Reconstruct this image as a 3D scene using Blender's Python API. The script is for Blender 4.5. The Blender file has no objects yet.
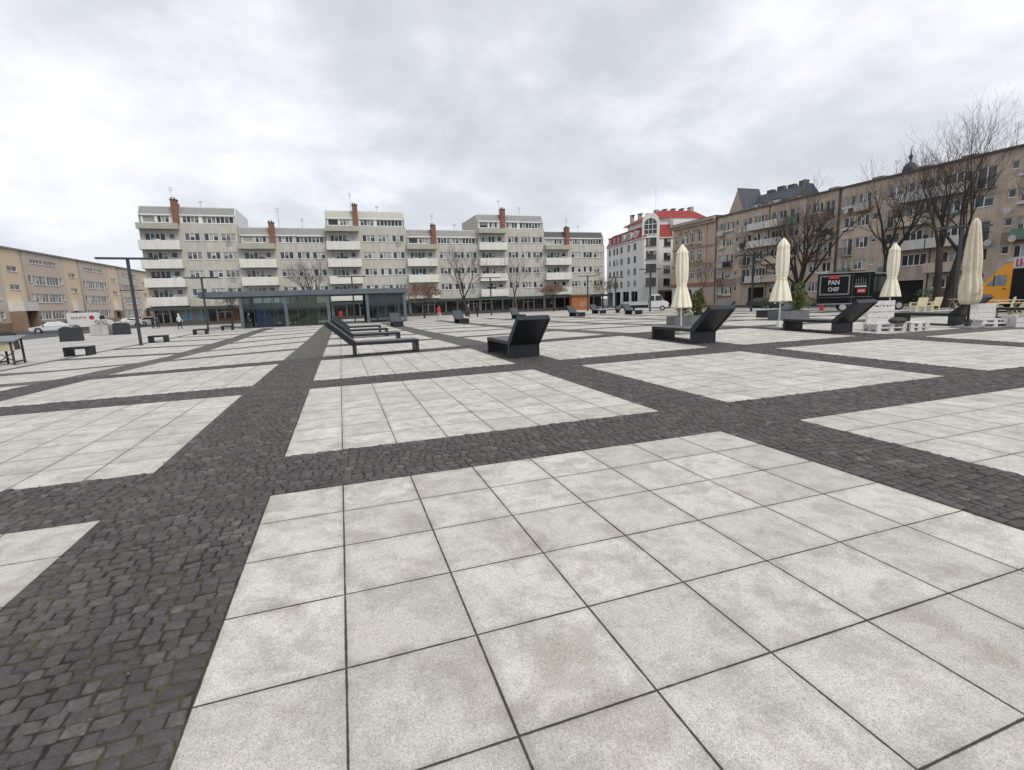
import bpy, math, random
from mathutils import Vector, Matrix, noise as mnoise
sc = bpy.context.scene
COL = sc.collection
PI = math.pi
rng = random.Random(7)

# ------------------------------------------------------------------ ground shape (metres)
def softplus(x, w):
    t = x / w
    return x if t > 30 else w * math.log1p(math.exp(t))
def clamp(x, a, b): return a if x < a else b if x > b else x
def logistic(x): return 1 / (1 + math.exp(clamp(x, -40, 40)))
def gz(x, y):
    u, v = x / .6, y / .6
    s = softplus(v - 8, 4)
    z = -.0095 * s * .6 + .0016 * clamp(u, -18, 0) * min(s, 34) * .6 * logistic((v - 62) / 8)
    z += .0016 * clamp(u, 0, 18) * min(s, 12) * .6 * logistic((v - 34) / 6)
    return max(z, -.5)

# ------------------------------------------------------------------ materials
MATS = {}
def nodes_of(name):
    m = bpy.data.materials.new(name); m.use_nodes = True
    nt = m.node_tree
    return m, nt, nt.nodes['Principled BSDF']
def N(nt, typ, **kw):
    n = nt.nodes.new(typ)
    for k, v in kw.items(): setattr(n, k, v)
    return n
def L(nt, a, b): nt.links.new(a, b)
def mathn(nt, op, a, b=None, c=None):
    n = N(nt, 'ShaderNodeMath', operation=op)
    for i, x in enumerate((a, b, c)):
        if x is None: continue
        if isinstance(x, (int, float)): n.inputs[i].default_value = x
        else: L(nt, x, n.inputs[i])
    return n.outputs[0]
def mixc(nt, fac, a, b, typ='MIX'):
    n = N(nt, 'ShaderNodeMix', data_type='RGBA', blend_type=typ)
    for i, x in ((0, fac), (6, a), (7, b)):
        if isinstance(x, (int, float)): n.inputs[i].default_value = x
        elif isinstance(x, (tuple, list)): n.inputs[i].default_value = (*x[:3], 1)
        else: L(nt, x, n.inputs[i])
    return n.outputs[2]
def noise_tex(nt, vec, scale, detail=4, rough=.55, dist=0):
    n = N(nt, 'ShaderNodeTexNoise'); n.inputs['Scale'].default_value = scale
    n.inputs['Detail'].default_value = detail; n.inputs['Roughness'].default_value = rough
    n.inputs['Distortion'].default_value = dist
    if vec is not None: L(nt, vec, n.inputs['Vector'])
    return n.outputs['Fac']
def ramp(nt, fac, stops):
    r = N(nt, 'ShaderNodeValToRGB'); cr = r.color_ramp
    while len(cr.elements) < len(stops): cr.elements.new(.5)
    for e, (p, c) in zip(cr.elements, stops):
        e.position = p; e.color = (*c[:3], 1) if isinstance(c, (tuple, list)) else (c, c, c, 1)
    L(nt, fac, r.inputs[0]); return r.outputs[0]

def mat(name, col, rough=.7, metal=0, var=.12, scale=1.5, spec=.5, grime=0, bump=0, bscale=30):
    """plain surface with an uneven tone: two noise scales around the base colour"""
    if name in MATS: return MATS[name]
    m, nt, p = nodes_of(name)
    tc = N(nt, 'ShaderNodeTexCoord'); obj = tc.outputs['Object']
    f = noise_tex(nt, obj, scale, 5, .6)
    c = mixc(nt, ramp(nt, f, [(.3, 0.), (.7, 1.)]), tuple(x * (1 - var) for x in col), tuple(min(1, x * (1 + var)) for x in col))
    if grime:
        mp = N(nt, 'ShaderNodeMapping'); mp.inputs['Scale'].default_value = (1, 1, .12)
        L(nt, obj, mp.inputs[0])
        g = noise_tex(nt, mp.outputs[0], 1.8, 5, .65)
        c = mixc(nt, mathn(nt, 'MULTIPLY', ramp(nt, g, [(.45, 0.), (.75, 1.)]), grime), c, tuple(x * .45 for x in col))
    L(nt, c, p.inputs['Base Color'])
    rr = mathn(nt, 'ADD', mathn(nt, 'MULTIPLY', f, .16), rough - .08)
    L(nt, rr, p.inputs['Roughness'])
    p.inputs['Metallic'].default_value = metal
    p.inputs['Specular IOR Level'].default_value = spec
    if bump:
        b = N(nt, 'ShaderNodeBump'); b.inputs['Strength'].default_value = bump; b.inputs['Distance'].default_value = .02
        L(nt, noise_tex(nt, obj, bscale, 4), b.inputs['Height']); L(nt, b.outputs[0], p.inputs['Normal'])
    MATS[name] = m
    return m

def brick_mat(name, c1, c2, mortar, bw=.25, bh=.075):
    if name in MATS: return MATS[name]
    m, nt, p = nodes_of(name)
    tc = N(nt, 'ShaderNodeTexCoord')
    sx = N(nt, 'ShaderNodeSeparateXYZ'); L(nt, tc.outputs['Object'], sx.inputs[0])
    cb = N(nt, 'ShaderNodeCombineXYZ')
    L(nt, mathn(nt, 'ADD', sx.outputs[0], sx.outputs[1]), cb.inputs[0]); L(nt, sx.outputs[2], cb.inputs[1])
    b = N(nt, 'ShaderNodeTexBrick'); L(nt, cb.outputs[0], b.inputs['Vector'])
    b.inputs['Scale'].default_value = 1; b.inputs['Brick Width'].default_value = bw; b.inputs['Row Height'].default_value = bh
    b.inputs['Mortar Size'].default_value = .008
    for k, c in (('Color1', c1), ('Color2', c2), ('Mortar', mortar)): b.inputs[k].default_value = (*c, 1)
    c = mixc(nt, ramp(nt, noise_tex(nt, tc.outputs['Object'], 2.5, 5), [(.4, 0.), (.75, .5)]), b.outputs[0], tuple(x * .35 for x in c1))
    L(nt, c, p.inputs['Base Color']); p.inputs['Roughness'].default_value = .85
    MATS[name] = m; return m

def glass_mat(name, col, rough=.06, spec=.5):
    """window pane: dark room behind reflecting glass, tone differs from pane to pane"""
    if name in MATS: return MATS[name]
    m, nt, p = nodes_of(name)
    oi = N(nt, 'ShaderNodeObjectInfo')
    c = mixc(nt, oi.outputs['Random'], tuple(x * .55 for x in col), tuple(min(1, x * 1.5) for x in col))
    tc = N(nt, 'ShaderNodeTexCoord')
    c = mixc(nt, ramp(nt, noise_tex(nt, tc.outputs['Object'], 2.2, 3), [(.35, 0.), (.65, .45)]), c, tuple(x * .3 for x in col))
    L(nt, c, p.inputs['Base Color']); p.inputs['Roughness'].default_value = rough
    p.inputs['Specular IOR Level'].default_value = spec
    MATS[name] = m; return m

def clear_glass(name, tint, refl=.25):
    if name in MATS: return MATS[name]
    m = bpy.data.materials.new(name); m.use_nodes = True; nt = m.node_tree; nt.nodes.clear()
    o = N(nt, 'ShaderNodeOutputMaterial'); t = N(nt, 'ShaderNodeBsdfTransparent'); g = N(nt, 'ShaderNodeBsdfGlossy')
    t.inputs[0].default_value = (*tint, 1); g.inputs['Roughness'].default_value = .04; g.inputs['Color'].default_value = (.8, .85, .85, 1)
    fr = N(nt, 'ShaderNodeFresnel'); fr.inputs[0].default_value = 1.5
    mx = N(nt, 'ShaderNodeMixShader'); L(nt, mathn(nt, 'ADD', fr.outputs[0], refl), mx.inputs[0])
    L(nt, t.outputs[0], mx.inputs[1]); L(nt, g.outputs[0], mx.inputs[2]); L(nt, mx.outputs[0], o.inputs[0])
    MATS[name] = m; return m

# --- paving: 8 x 8 granite slabs of 0.6 m with 1.2 m strips of small dark setts between the fields
PU, PV, SL = 10.0, 9.945, .6
def paving(name, joints_only):
    m, nt, p = nodes_of(name)
    geo = N(nt, 'ShaderNodeNewGeometry'); pos = geo.outputs['Position']
    sx = N(nt, 'ShaderNodeSeparateXYZ'); L(nt, pos, sx.inputs[0])
    u = mathn(nt, 'DIVIDE', sx.outputs[0], SL); v = mathn(nt, 'ADD', mathn(nt, 'DIVIDE', sx.outputs[1], SL), 8)
    pu = mathn(nt, 'FLOORED_MODULO', u, PU); pv = mathn(nt, 'FLOORED_MODULO', v, PV)
    slab = mathn(nt, 'MULTIPLY', mathn(nt, 'LESS_THAN', pu, 8), mathn(nt, 'LESS_THAN', pv, 8))
    fu = mathn(nt, 'FRACT', pu); fv = mathn(nt, 'FRACT', pv)
    # id of every slab
    cid = N(nt, 'ShaderNodeCombineXYZ')
    L(nt, mathn(nt, 'FLOOR', u), cid.inputs[0])
    L(nt, mathn(nt, 'ADD', mathn(nt, 'FLOOR', pv), mathn(nt, 'MULTIPLY', mathn(nt, 'FLOOR', mathn(nt, 'DIVIDE', v, PV)), 10)), cid.inputs[1])
    wn = N(nt, 'ShaderNodeTexWhiteNoise', noise_dimensions='3D'); L(nt, cid.outputs[0], wn.inputs['Vector'])
    # joint width differs a little along its run
    jw = mathn(nt, 'ADD', mathn(nt, 'MULTIPLY', noise_tex(nt, pos, 2.3, 5, .7), .015), .002)
    du = mathn(nt, 'MINIMUM', fu, mathn(nt, 'SUBTRACT', 1, fu)); dv = mathn(nt, 'MINIMUM', fv, mathn(nt, 'SUBTRACT', 1, fv))
    d = mathn(nt, 'MINIMUM', du, dv)
    wob = mathn(nt, 'MULTIPLY', mathn(nt, 'SUBTRACT', noise_tex(nt, pos, 16, 5, .7), .5), .011)
    d = mathn(nt, 'ADD', d, wob)
    joint = mathn(nt, 'SMOOTH_MIN', 1, mathn(nt, 'DIVIDE', mathn(nt, 'SUBTRACT', d, mathn(nt, 'MULTIPLY', jw, .55)), mathn(nt, 'MULTIPLY', jw, .7)), .05)
    joint = mathn(nt, 'MAXIMUM', joint, 0)
    # granite: pale grains, dark mica specks, a warm or cool cast per slab, rain stains
    base = mixc(nt, wn.outputs['Value'], (.50, .472, .418), (.645, .615, .553))
    big = noise_tex(nt, pos, .9, 6, .62)
    base = mixc(nt, ramp(nt, big, [(.40, .0), (.68, .5)]), base, (.44, .42, .385))
    mid = noise_tex(nt, pos, 6.5, 5, .7)
    base = mixc(nt, ramp(nt, mid, [(.52, 0.), (.78, .45)]), base, (.34, .315, .29))
    mo = noise_tex(nt, pos, 3.4, 9, .78, .4)
    base = mixc(nt, ramp(nt, mo, [(.44, 0.), (.62, .78)]), base, (.30, .282, .245))
    st = noise_tex(nt, pos, 2.3, 3, .5, .8)
    base = mixc(nt, ramp(nt, st, [(.57, 0.), (.70, .6)]), base, (.28, .235, .19))
    vo = N(nt, 'ShaderNodeTexVoronoi'); vo.inputs['Scale'].default_value = 290; L(nt, pos, vo.inputs['Vector'])
    sp = N(nt, 'ShaderNodeSeparateColor'); L(nt, vo.outputs['Color'], sp.inputs[0])
    base = mixc(nt, ramp(nt, sp.outputs[0], [(.66, 0.), (.80, .62)]), base, (.20, .188, .175))
    base = mixc(nt, ramp(nt, sp.outputs[1], [(.72, 0.), (.9, .35)]), base, (.72, .70, .65))
    gm = N(nt, 'ShaderNodeTexVoronoi'); gm.inputs['Scale'].default_value = 2.1; L(nt, pos, gm.inputs['Vector'])
    gs = N(nt, 'ShaderNodeSeparateColor'); L(nt, gm.outputs['Color'], gs.inputs[0])
    gr = mathn(nt, 'MULTIPLY', gs.outputs[0], .07)
    gum = mathn(nt, 'MULTIPLY', mathn(nt, 'LESS_THAN', mathn(nt, 'ADD', gm.outputs['Distance'], mathn(nt, 'MULTIPLY', mid, .03)), mathn(nt, 'ADD', gr, .012)), mathn(nt, 'GREATER_THAN', gs.outputs[1], .6))
    base = mixc(nt, mathn(nt, 'MULTIPLY', gum, .7), base, (.12, .11, .10))
    fine = noise_tex(nt, pos, 60, 3, .6)
    base = mixc(nt, .16, base, ramp(nt, fine, [(.3, .25), (.72, .85)]), 'OVERLAY')
    # soft dirt along the joints
    edge = mathn(nt, 'MULTIPLY', mathn(nt, 'SUBTRACT', 1, mathn(nt, 'MINIMUM', mathn(nt, 'DIVIDE', d, .085), 1)), .34)
    base = mixc(nt, mathn(nt, 'MULTIPLY', edge, ramp(nt, big, [(.3, .3), (.6, 1.)])), base, (.2, .185, .15))
    scol = mixc(nt, joint, (.032, .029, .020), base)
    # setts
    ca = mixc(nt, ramp(nt, noise_tex(nt, pos, 2.6, 6, .65), [(.46, 0.), (.66, 1.)]), (.010, .009, .008), (.085, .076, .028))
    if joints_only:
        ccol = ca
    else:
        mp = N(nt, 'ShaderNodeMapping'); mp.inputs['Scale'].default_value = (7.6, 8.6, 0); L(nt, pos, mp.inputs[0])
        v2 = N(nt, 'ShaderNodeTexVoronoi', feature='F1'); v2.inputs['Scale'].default_value = 1; v2.inputs['Randomness'].default_value = .5
        L(nt, mp.outputs[0], v2.inputs['Vector'])
        s2 = N(nt, 'ShaderNodeSeparateColor'); L(nt, v2.outputs['Color'], s2.inputs[0])
        ccol = mixc(nt, s2.outputs[0], (.076, .070, .064), (.122, .114, .104))
        ccol = mixc(nt, ramp(nt, v2.outputs['Distance'], [(.42, 0.), (.62, .8)]), ccol, ca)
        ccol = mixc(nt, ramp(nt, noise_tex(nt, pos, .7, 4), [(.45, 0.), (.72, .4)]), ccol, (.085, .083, .062))
    col = mixc(nt, slab, ccol, scol)
    L(nt, col, p.inputs['Base Color'])
    p.inputs['Roughness'].default_value = .78
    h = mathn(nt, 'MULTIPLY', slab, joint)
    h = mathn(nt, 'ADD', mathn(nt, 'MULTIPLY', h, 1.0), mathn(nt, 'MULTIPLY', fine, .10))
    b = N(nt, 'ShaderNodeBump'); b.inputs['Strength'].default_value = .5; b.inputs['Distance'].default_value = .008
    L(nt, h, b.inputs['Height']); L(nt, b.outputs[0], p.inputs['Normal'])
    return m

def sett_mat():
    m, nt, p = nodes_of('sett_stone')
    at = N(nt, 'ShaderNodeAttribute', attribute_name='tint')
    geo = N(nt, 'ShaderNodeNewGeometry'); pos = geo.outputs['Position']
    c = ramp(nt, at.outputs['Fac'], [(0., (.050, .042, .043)), (.45, (.072, .062, .062)), (.8, (.108, .095, .092)), (1., (.17, .15, .14))])
    f = noise_tex(nt, pos, 30, 6, .7)
    c = mixc(nt, ramp(nt, f, [(.38, 0.), (.68, .75)]), c, (.032, .027, .027))
    c = mixc(nt, ramp(nt, noise_tex(nt, pos, 75, 3, .6), [(.56, 0.), (.74, .5)]), c, (.18, .16, .15))
    c = mixc(nt, ramp(nt, noise_tex(nt, pos, 1.2, 4), [(.4, 0.), (.7, .35)]), c, (.105, .086, .082))
    c = mixc(nt, ramp(nt, noise_tex(nt, pos, 3.1, 4), [(.55, 0.), (.72, .35)]), c, (.055, .053, .03))
    L(nt, c, p.inputs['Base Color'])
    p.inputs['Roughness'].default_value = .72; p.inputs['Specular IOR Level'].default_value = .4
    b = N(nt, 'ShaderNodeBump'); b.inputs['Strength'].default_value = .8; b.inputs['Distance'].default_value = .006
    L(nt, noise_tex(nt, pos, 45, 5, .6), b.inputs['Height']); L(nt, b.outputs[0], p.inputs['Normal'])
    return m

def plain_paving(name, c1, c2, w, h):
    m, nt, p = nodes_of(name)
    geo = N(nt, 'ShaderNodeNewGeometry'); pos = geo.outputs['Position']
    b = N(nt, 'ShaderNodeTexBrick'); L(nt, pos, b.inputs['Vector']); b.inputs['Scale'].default_value = 1
    b.inputs['Brick Width'].default_value = w; b.inputs['Row Height'].default_value = h; b.inputs['Mortar Size'].default_value = .02
    for k, c in (('Color1', c1), ('Color2', c2), ('Mortar', tuple(x * .4 for x in c1))): b.inputs[k].default_value = (*c, 1)
    c = mixc(nt, ramp(nt, noise_tex(nt, pos, .35, 6, .65), [(.4, 0.), (.7, .5)]), b.outputs[0], tuple(x * .6 for x in c1))
    # broad grey bands that run along the square
    sx = N(nt, 'ShaderNodeSeparateXYZ'); L(nt, pos, sx.inputs[0])
    band = mathn(nt, 'LESS_THAN', mathn(nt, 'FLOORED_MODULO', sx.outputs[0], 3.0), .28)
    c = mixc(nt, mathn(nt, 'MULTIPLY', band, .5), c, (.2, .19, .18))
    L(nt, c, p.inputs['Base Color']); p.inputs['Roughness'].default_value = .85
    return m

# ------------------------------------------------------------------ mesh helpers
class MB:
    def __init__(self): self.v = []; self.f = []; self.m = []; self.mats = []; self.smooth = []
    def mi(self, mt):
        if mt not in self.mats: self.mats.append(mt)
        return self.mats.index(mt)
    def face(self, idx, mt, sm=False):
        self.f.append(idx); self.m.append(self.mi(mt)); self.smooth.append(sm)
    def quad(self, a, b, c, d, mt):
        i = len(self.v); self.v += [a, b, c, d]; self.face((i, i + 1, i + 2, i + 3), mt)
    def poly(self, pts, mt):
        i = len(self.v); self.v += pts; self.face(tuple(range(i, i + len(pts))), mt)
    def box(self, x0, x1, y0, y1, z0, z1, mt, bev=0):
        if bev:
            return self.bbox(x0, x1, y0, y1, z0, z1, mt, bev)
        i = len(self.v)
        self.v += [(x0, y0, z0), (x1, y0, z0), (x1, y1, z0), (x0, y1, z0), (x0, y0, z1), (x1, y0, z1), (x1, y1, z1), (x0, y1, z1)]
        for q in ((0, 3, 2, 1), (4, 5, 6, 7), (0, 1, 5, 4), (1, 2, 6, 5), (2, 3, 7, 6), (3, 0, 4, 7)):
            self.face(tuple(i + k for k in q), mt)
    def bbox(self, x0, x1, y0, y1, z0, z1, mt, b):
        """box with chamfered edges (three-ring construction along z)"""
        def ring(z, e):
            i = len(self.v)
            X0, X1, Y0, Y1 = x0 + e, x1 - e, y0 + e, y1 - e
            c = b * .6
            self.v += [(X0 + c, Y0, z), (X1 - c, Y0, z), (X1, Y0 + c, z), (X1, Y1 - c, z), (X1 - c, Y1, z), (X0 + c, Y1, z), (X0, Y1 - c, z), (X0, Y0 + c, z)]
            return i
        r = [ring(z0, b), ring(z0 + b, 0), ring(z1 - b, 0), ring(z1, b)]
        self.face(tuple(r[0] + k for k in reversed(range(8))), mt); self.face(tuple(r[3] + k for k in range(8)), mt)
        for a, c in zip(r, r[1:]):
            for k in range(8): self.face((a + k, a + (k + 1) % 8, c + (k + 1) % 8, c + k), mt)
    def prism(self, prof, x0, x1, mt, axis='x'):
        """closed 2D profile pushed from x0 to x1; axis x: profile is (y,z); axis y: profile is (x,z); axis z: profile is (x,y)"""
        def P(t, p):
            return (t, p[0], p[1]) if axis == 'x' else (p[0], t, p[1]) if axis == 'y' else (p[0], p[1], t)
        i = len(self.v); n = len(prof)
        self.v += [P(x0, p) for p in prof] + [P(x1, p) for p in prof]
        self.face(tuple(i + k for k in reversed(range(n))), mt); self.face(tuple(i + n + k for k in range(n)), mt)
        for k in range(n): self.face((i + k, i + (k + 1) % n, i + n + (k + 1) % n, i + n + k), mt)
    def tube(self, pts, rads, n, mt, cap=True, sm=True):
        rings = []
        up = Vector((0, 0, 1))
        for k, p in enumerate(pts):
            p = Vector(p)
            d = (Vector(pts[min(k + 1, len(pts) - 1)]) - Vector(pts[max(k - 1, 0)]))
            d = d.normalized() if d.length > 1e-9 else up
            a = d.cross(up if abs(d.z) < .95 else Vector((1, 0, 0))).normalized(); b = d.cross(a)
            i = len(self.v)
            for j in range(n):
                t = 2 * PI * j / n
                self.v.append(tuple(p + (a * math.cos(t) + b * math.sin(t)) * rads[k]))
            rings.append(i)
        for a, b in zip(rings, rings[1:]):
            for j in range(n): self.face((a + j, b + j, b + (j + 1) % n, a + (j + 1) % n), mt, sm)
        if cap:
            self.face(tuple(rings[0] + j for j in range(n)), mt); self.face(tuple(rings[-1] + j for j in reversed(range(n))), mt)
    def lathe(self, prof, n, mt, cx=0, cy=0, fold=0, folds=8, seed=0, sm=True):
        """profile of (radius, z); fold pulls the wall in and out as cloth pleats"""
        rr = random.Random(seed); ph = [rr.uniform(-.25, .25) for _ in range(n)]
        rings = []
        for (r, z) in prof:
            i = len(self.v)
            for j in range(n):
                t = 2 * PI * j / n
                k = r * (1 + fold * (abs(math.sin(folds * t / 2 + z * .35 + ph[(j // 9) % n])) - .55 + ph[j] * .25))
                self.v.append((cx + k * math.cos(t), cy + k * math.sin(t), z))
            rings.append(i)
        for a, b in zip(rings, rings[1:]):
            for j in range(n): self.face((a + j, a + (j + 1) % n, b + (j + 1) % n, b + j), mt, sm)
        self.face(tuple(rings[0] + j for j in reversed(range(n))), mt); self.face(tuple(rings[-1] + j for j in range(n)), mt)
    def wheel(self, cx, y0, y1, cz, r, mt, n=20):
        i = len(self.v)
        for y in (y0, y1):
            for j in range(n):
                t = 2 * PI * j / n; self.v.append((cx + r * math.cos(t), y, cz + r * math.sin(t)))
        self.face(tuple(i + j for j in range(n)), mt); self.face(tuple(i + n + j for j in reversed(range(n))), mt)
        for j in range(n): self.face((i + (j + 1) % n, i + j, i + n + j, i + n + (j + 1) % n), mt, True)
    def mesh(self, name):
        me = bpy.data.meshes.new(name); me.from_pydata(self.v, [], self.f)
        for mt in self.mats: me.materials.append(mt)
        me.polygons.foreach_set('material_index', self.m); me.polygons.foreach_set('use_smooth', self.smooth)
        me.update(); return me
    def build(self, name, parent=None, loc=None, rotz=0):
        o = bpy.data.objects.new(name, self.mesh(name)); COL.objects.link(o)
        if parent: o.parent = parent
        if loc: o.location = loc
        if rotz: o.rotation_euler[2] = rotz
        return o

def put(name, me, parent=None, loc=(0, 0, 0), rotz=0):
    o = bpy.data.objects.new(name, me); COL.objects.link(o); o.parent = parent
    o.location = loc; o.rotation_euler[2] = rotz; return o
def tag(o, label, cat, group=None):
    o['label'] = label; o['category'] = cat
    if group: o['group'] = group
    return o
def thing(name, label, cat, loc, rotz=0, group=None):
    o = bpy.data.objects.new(name, None); COL.objects.link(o); o.empty_display_size = .3
    o.location = loc; o.rotation_euler[2] = rotz
    return tag(o, label, cat, group)
def copy_tree(o, parent=None):
    c = o.copy(); COL.objects.link(c); c.parent = parent
    for ch in list(o.children): copy_tree(ch, c)
    return c
def on_ground(x, y): return (x, y, gz(x, y))

# ------------------------------------------------------------------ camera
CAM = Vector((.7111, -4.4924, 1.589)); F = 490.95; YAW, PIT, ROL = .3278, .1705, -.0330
cy, sy = math.cos(YAW), math.sin(YAW)
fwd = Vector((sy * math.cos(PIT), cy * math.cos(PIT), -math.sin(PIT))); r0 = Vector((cy, -sy, 0)); u0 = r0.cross(fwd)
rt = r0 * math.cos(ROL) + u0 * math.sin(ROL); up = -r0 * math.sin(ROL) + u0 * math.cos(ROL)
cd = bpy.data.cameras.new('camera'); cam = bpy.data.objects.new('camera', cd); COL.objects.link(cam)
cam.matrix_world = Matrix(((rt.x, up.x, -fwd.x, CAM.x), (rt.y, up.y, -fwd.y, CAM.y), (rt.z, up.z, -fwd.z, CAM.z), (0, 0, 0, 1)))
cd.sensor_fit = 'HORIZONTAL'; cd.sensor_width = 36; cd.lens = F / 1024 * 36; cd.clip_start = .05; cd.clip_end = 3000
sc.camera = cam

# ------------------------------------------------------------------ sky and sun (overcast)
SUN_EL, SUN_AZ = math.radians(50), math.radians(158)       # azimuth clockwise from +Y
w = bpy.data.worlds.new('World'); sc.world = w; w.use_nodes = True; nt = w.node_tree
bg = nt.nodes['Background']; bg.inputs[1].default_value = .1
sky = N(nt, 'ShaderNodeTexSky', sky_type='NISHITA'); sky.sun_disc = False; sky.sun_elevation = SUN_EL; sky.sun_rotation = SUN_AZ
tc = N(nt, 'ShaderNodeTexCoord'); sx = N(nt, 'ShaderNodeSeparateXYZ'); L(nt, tc.outputs['Generated'], sx.inputs[0])
den = mathn(nt, 'ADD', mathn(nt, 'MAXIMUM', sx.outputs[2], 0), .34)
cb = N(nt, 'ShaderNodeCombineXYZ'); L(nt, mathn(nt, 'DIVIDE', sx.outputs[0], den), cb.inputs[0]); L(nt, mathn(nt, 'DIVIDE', sx.outputs[1], den), cb.inputs[1])
cb.inputs[2].default_value = 3.7
n1 = noise_tex(nt, cb.outputs[0], 2.2, 9, .56, .2); n2 = noise_tex(nt, cb.outputs[0], .45, 3, .5)
nn = mathn(nt, 'ADD', mathn(nt, 'MULTIPLY', n1, .7), mathn(nt, 'MULTIPLY', n2, .3))
cl = ramp(nt, nn, [(.37, (4.9, 5.05, 5.5)), (.445, (5.6, 5.75, 6.2)), (.505, (6.6, 6.72, 7.15)), (.58, (7.8, 7.9, 8.25))])
hz = mathn(nt, 'POWER', mathn(nt, 'SUBTRACT', 1, mathn(nt, 'MAXIMUM', sx.outputs[2], 0)), 7)
cl = mixc(nt, mathn(nt, 'MULTIPLY', hz, .55), cl, (6.1, 6.25, 6.75))
L(nt, mixc(nt, .94, sky.outputs[0], cl), bg.inputs[0])
sd = bpy.data.lights.new('sun', 'SUN'); sd.energy = 1.5; sd.angle = math.radians(25); sd.color = (1, .97, .92)
so = bpy.data.objects.new('sun', sd); COL.objects.link(so)
sdir = Vector((math.sin(SUN_AZ) * math.cos(SUN_EL), math.cos(SUN_AZ) * math.cos(SUN_EL), math.sin(SUN_EL)))
so.rotation_euler = (-sdir).to_track_quat('-Z', 'Y').to_euler(); so.location = (0, 0, 40)
sc.view_settings.view_transform = 'Standard'; sc.view_settings.look = 'None'; sc.view_settings.gamma = 1; sc.view_settings.exposure = .45
sc.cycles.max_bounces = 6; sc.cycles.transparent_max_bounces = 16

# ------------------------------------------------------------------ ground
def sheet(name, x0, x1, y0, y1, step, dz, mts, pick=None):
    nx = max(1, round((x1 - x0) / step)); ny = max(1, round((y1 - y0) / step))
    mb = MB()
    for j in range(ny + 1):
        for i in range(nx + 1):
            x = x0 + (x1 - x0) * i / nx; y = y0 + (y1 - y0) * j / ny
            mb.v.append((x, y, gz(x, y) + dz))
    for j in range(ny):
        for i in range(nx):
            a = j * (nx + 1) + i
            cx = x0 + (x1 - x0) * (i + .5) / nx; cyy = y0 + (y1 - y0) * (j + .5) / ny
            mb.face((a, a + 1, a + nx + 2, a + nx + 1), mts[pick(cx, cyy) if pick else 0], True)
    o = mb.build(name); o['kind'] = 'structure'; return o
asphalt = mat('asphalt', (.065, .066, .068), .9, var=.25, scale=.6, bump=.2)
earth = mat('outskirts', (.10, .10, .085), .95, var=.3, scale=.05)
mb = MB()
for i in range(40):
    a0, a1 = 2 * PI * i / 40, 2 * PI * (i + 1) / 40
    for q0, q1, z0, z1 in ((0, 150, -.66, -.66), (150, 2200, -.66, -3)):
        P = lambda q, a, z: (20 + q * math.cos(a), 40 + q * math.sin(a), z)
        if q0 == 0: mb.poly([P(0, 0, z0), P(q1, a0, z1), P(q1, a1, z1)], earth)
        else: mb.quad(P(q0, a0, z0), P(q1, a0, z1), P(q1, a1, z1), P(q0, a1, z0), earth)
o = mb.build('ground'); o['kind'] = 'structure'
o = sheet('road', -60, 75, -40, 118, 2.0, -.13, [asphalt])
pave = plain_paving('pale_paving', (.44, .42, .395), (.50, .475, .445), .9, .6)
sheet('pavement', -26.0, 50.4, -24, 92, .8, -.006, [pave])
NX0, NX1, NY0, NY1 = -7.2, 18.0, -5.4, 13.2
pv_far, pv_near = paving('square_paving', False), paving('square_paving_near', True)
sheet('plaza', -12.0, 48.0, -18.0, 54.0, .6, 0, [pv_far, pv_near], lambda x, y: 1 if NX0 < x < NX1 and NY0 < y < NY1 else 0)
kerb = mat('kerb_stone', (.10, .10, .085), .9, var=.25, scale=2)
mb = MB()
for i in range(60):
    y0, y1 = -18 + 1.25 * i, -18 + 1.25 * (i + 1)
    for xa, xb in ((-12.32, -12.0),):
        mb.poly([(xa, y0, gz(xa, y0) + .006), (xb, y0, gz(xb, y0) + .006), (xb, y1, gz(xb, y1) + .006), (xa, y1, gz(xa, y1) + .006)], kerb)
o = mb.build('kerb_strip'); o['kind'] = 'structure'
grey_kerb = mat('grey_kerb', (.3, .29, .27), .85, var=.2)
mb = MB()
for i in range(58):
    y0, y1 = -24 + 2 * i, -24 + 2 * (i + 1)
    for xa, xb in ((-26.16, -26.0), (50.4, 50.56)):
        za, zb = gz(xa, y0), gz(xa, y1)
        for (pa, pb, pc, pd) in (((xa, y0, za + .01), (xb, y0, za + .01), (xb, y1, zb + .01), (xa, y1, zb + .01)),
                                 ((xa, y0, za - .2), (xa, y0, za + .01), (xa, y1, zb + .01), (xa, y1, zb - .2)),
                                 ((xb, y0, za - .2), (xb, y1, zb - .2), (xb, y1, zb + .01), (xb, y0, za + .01))):
            mb.quad(pa, pb, pc, pd, grey_kerb)
o = mb.build('kerb'); o['kind'] = 'structure'

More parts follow.
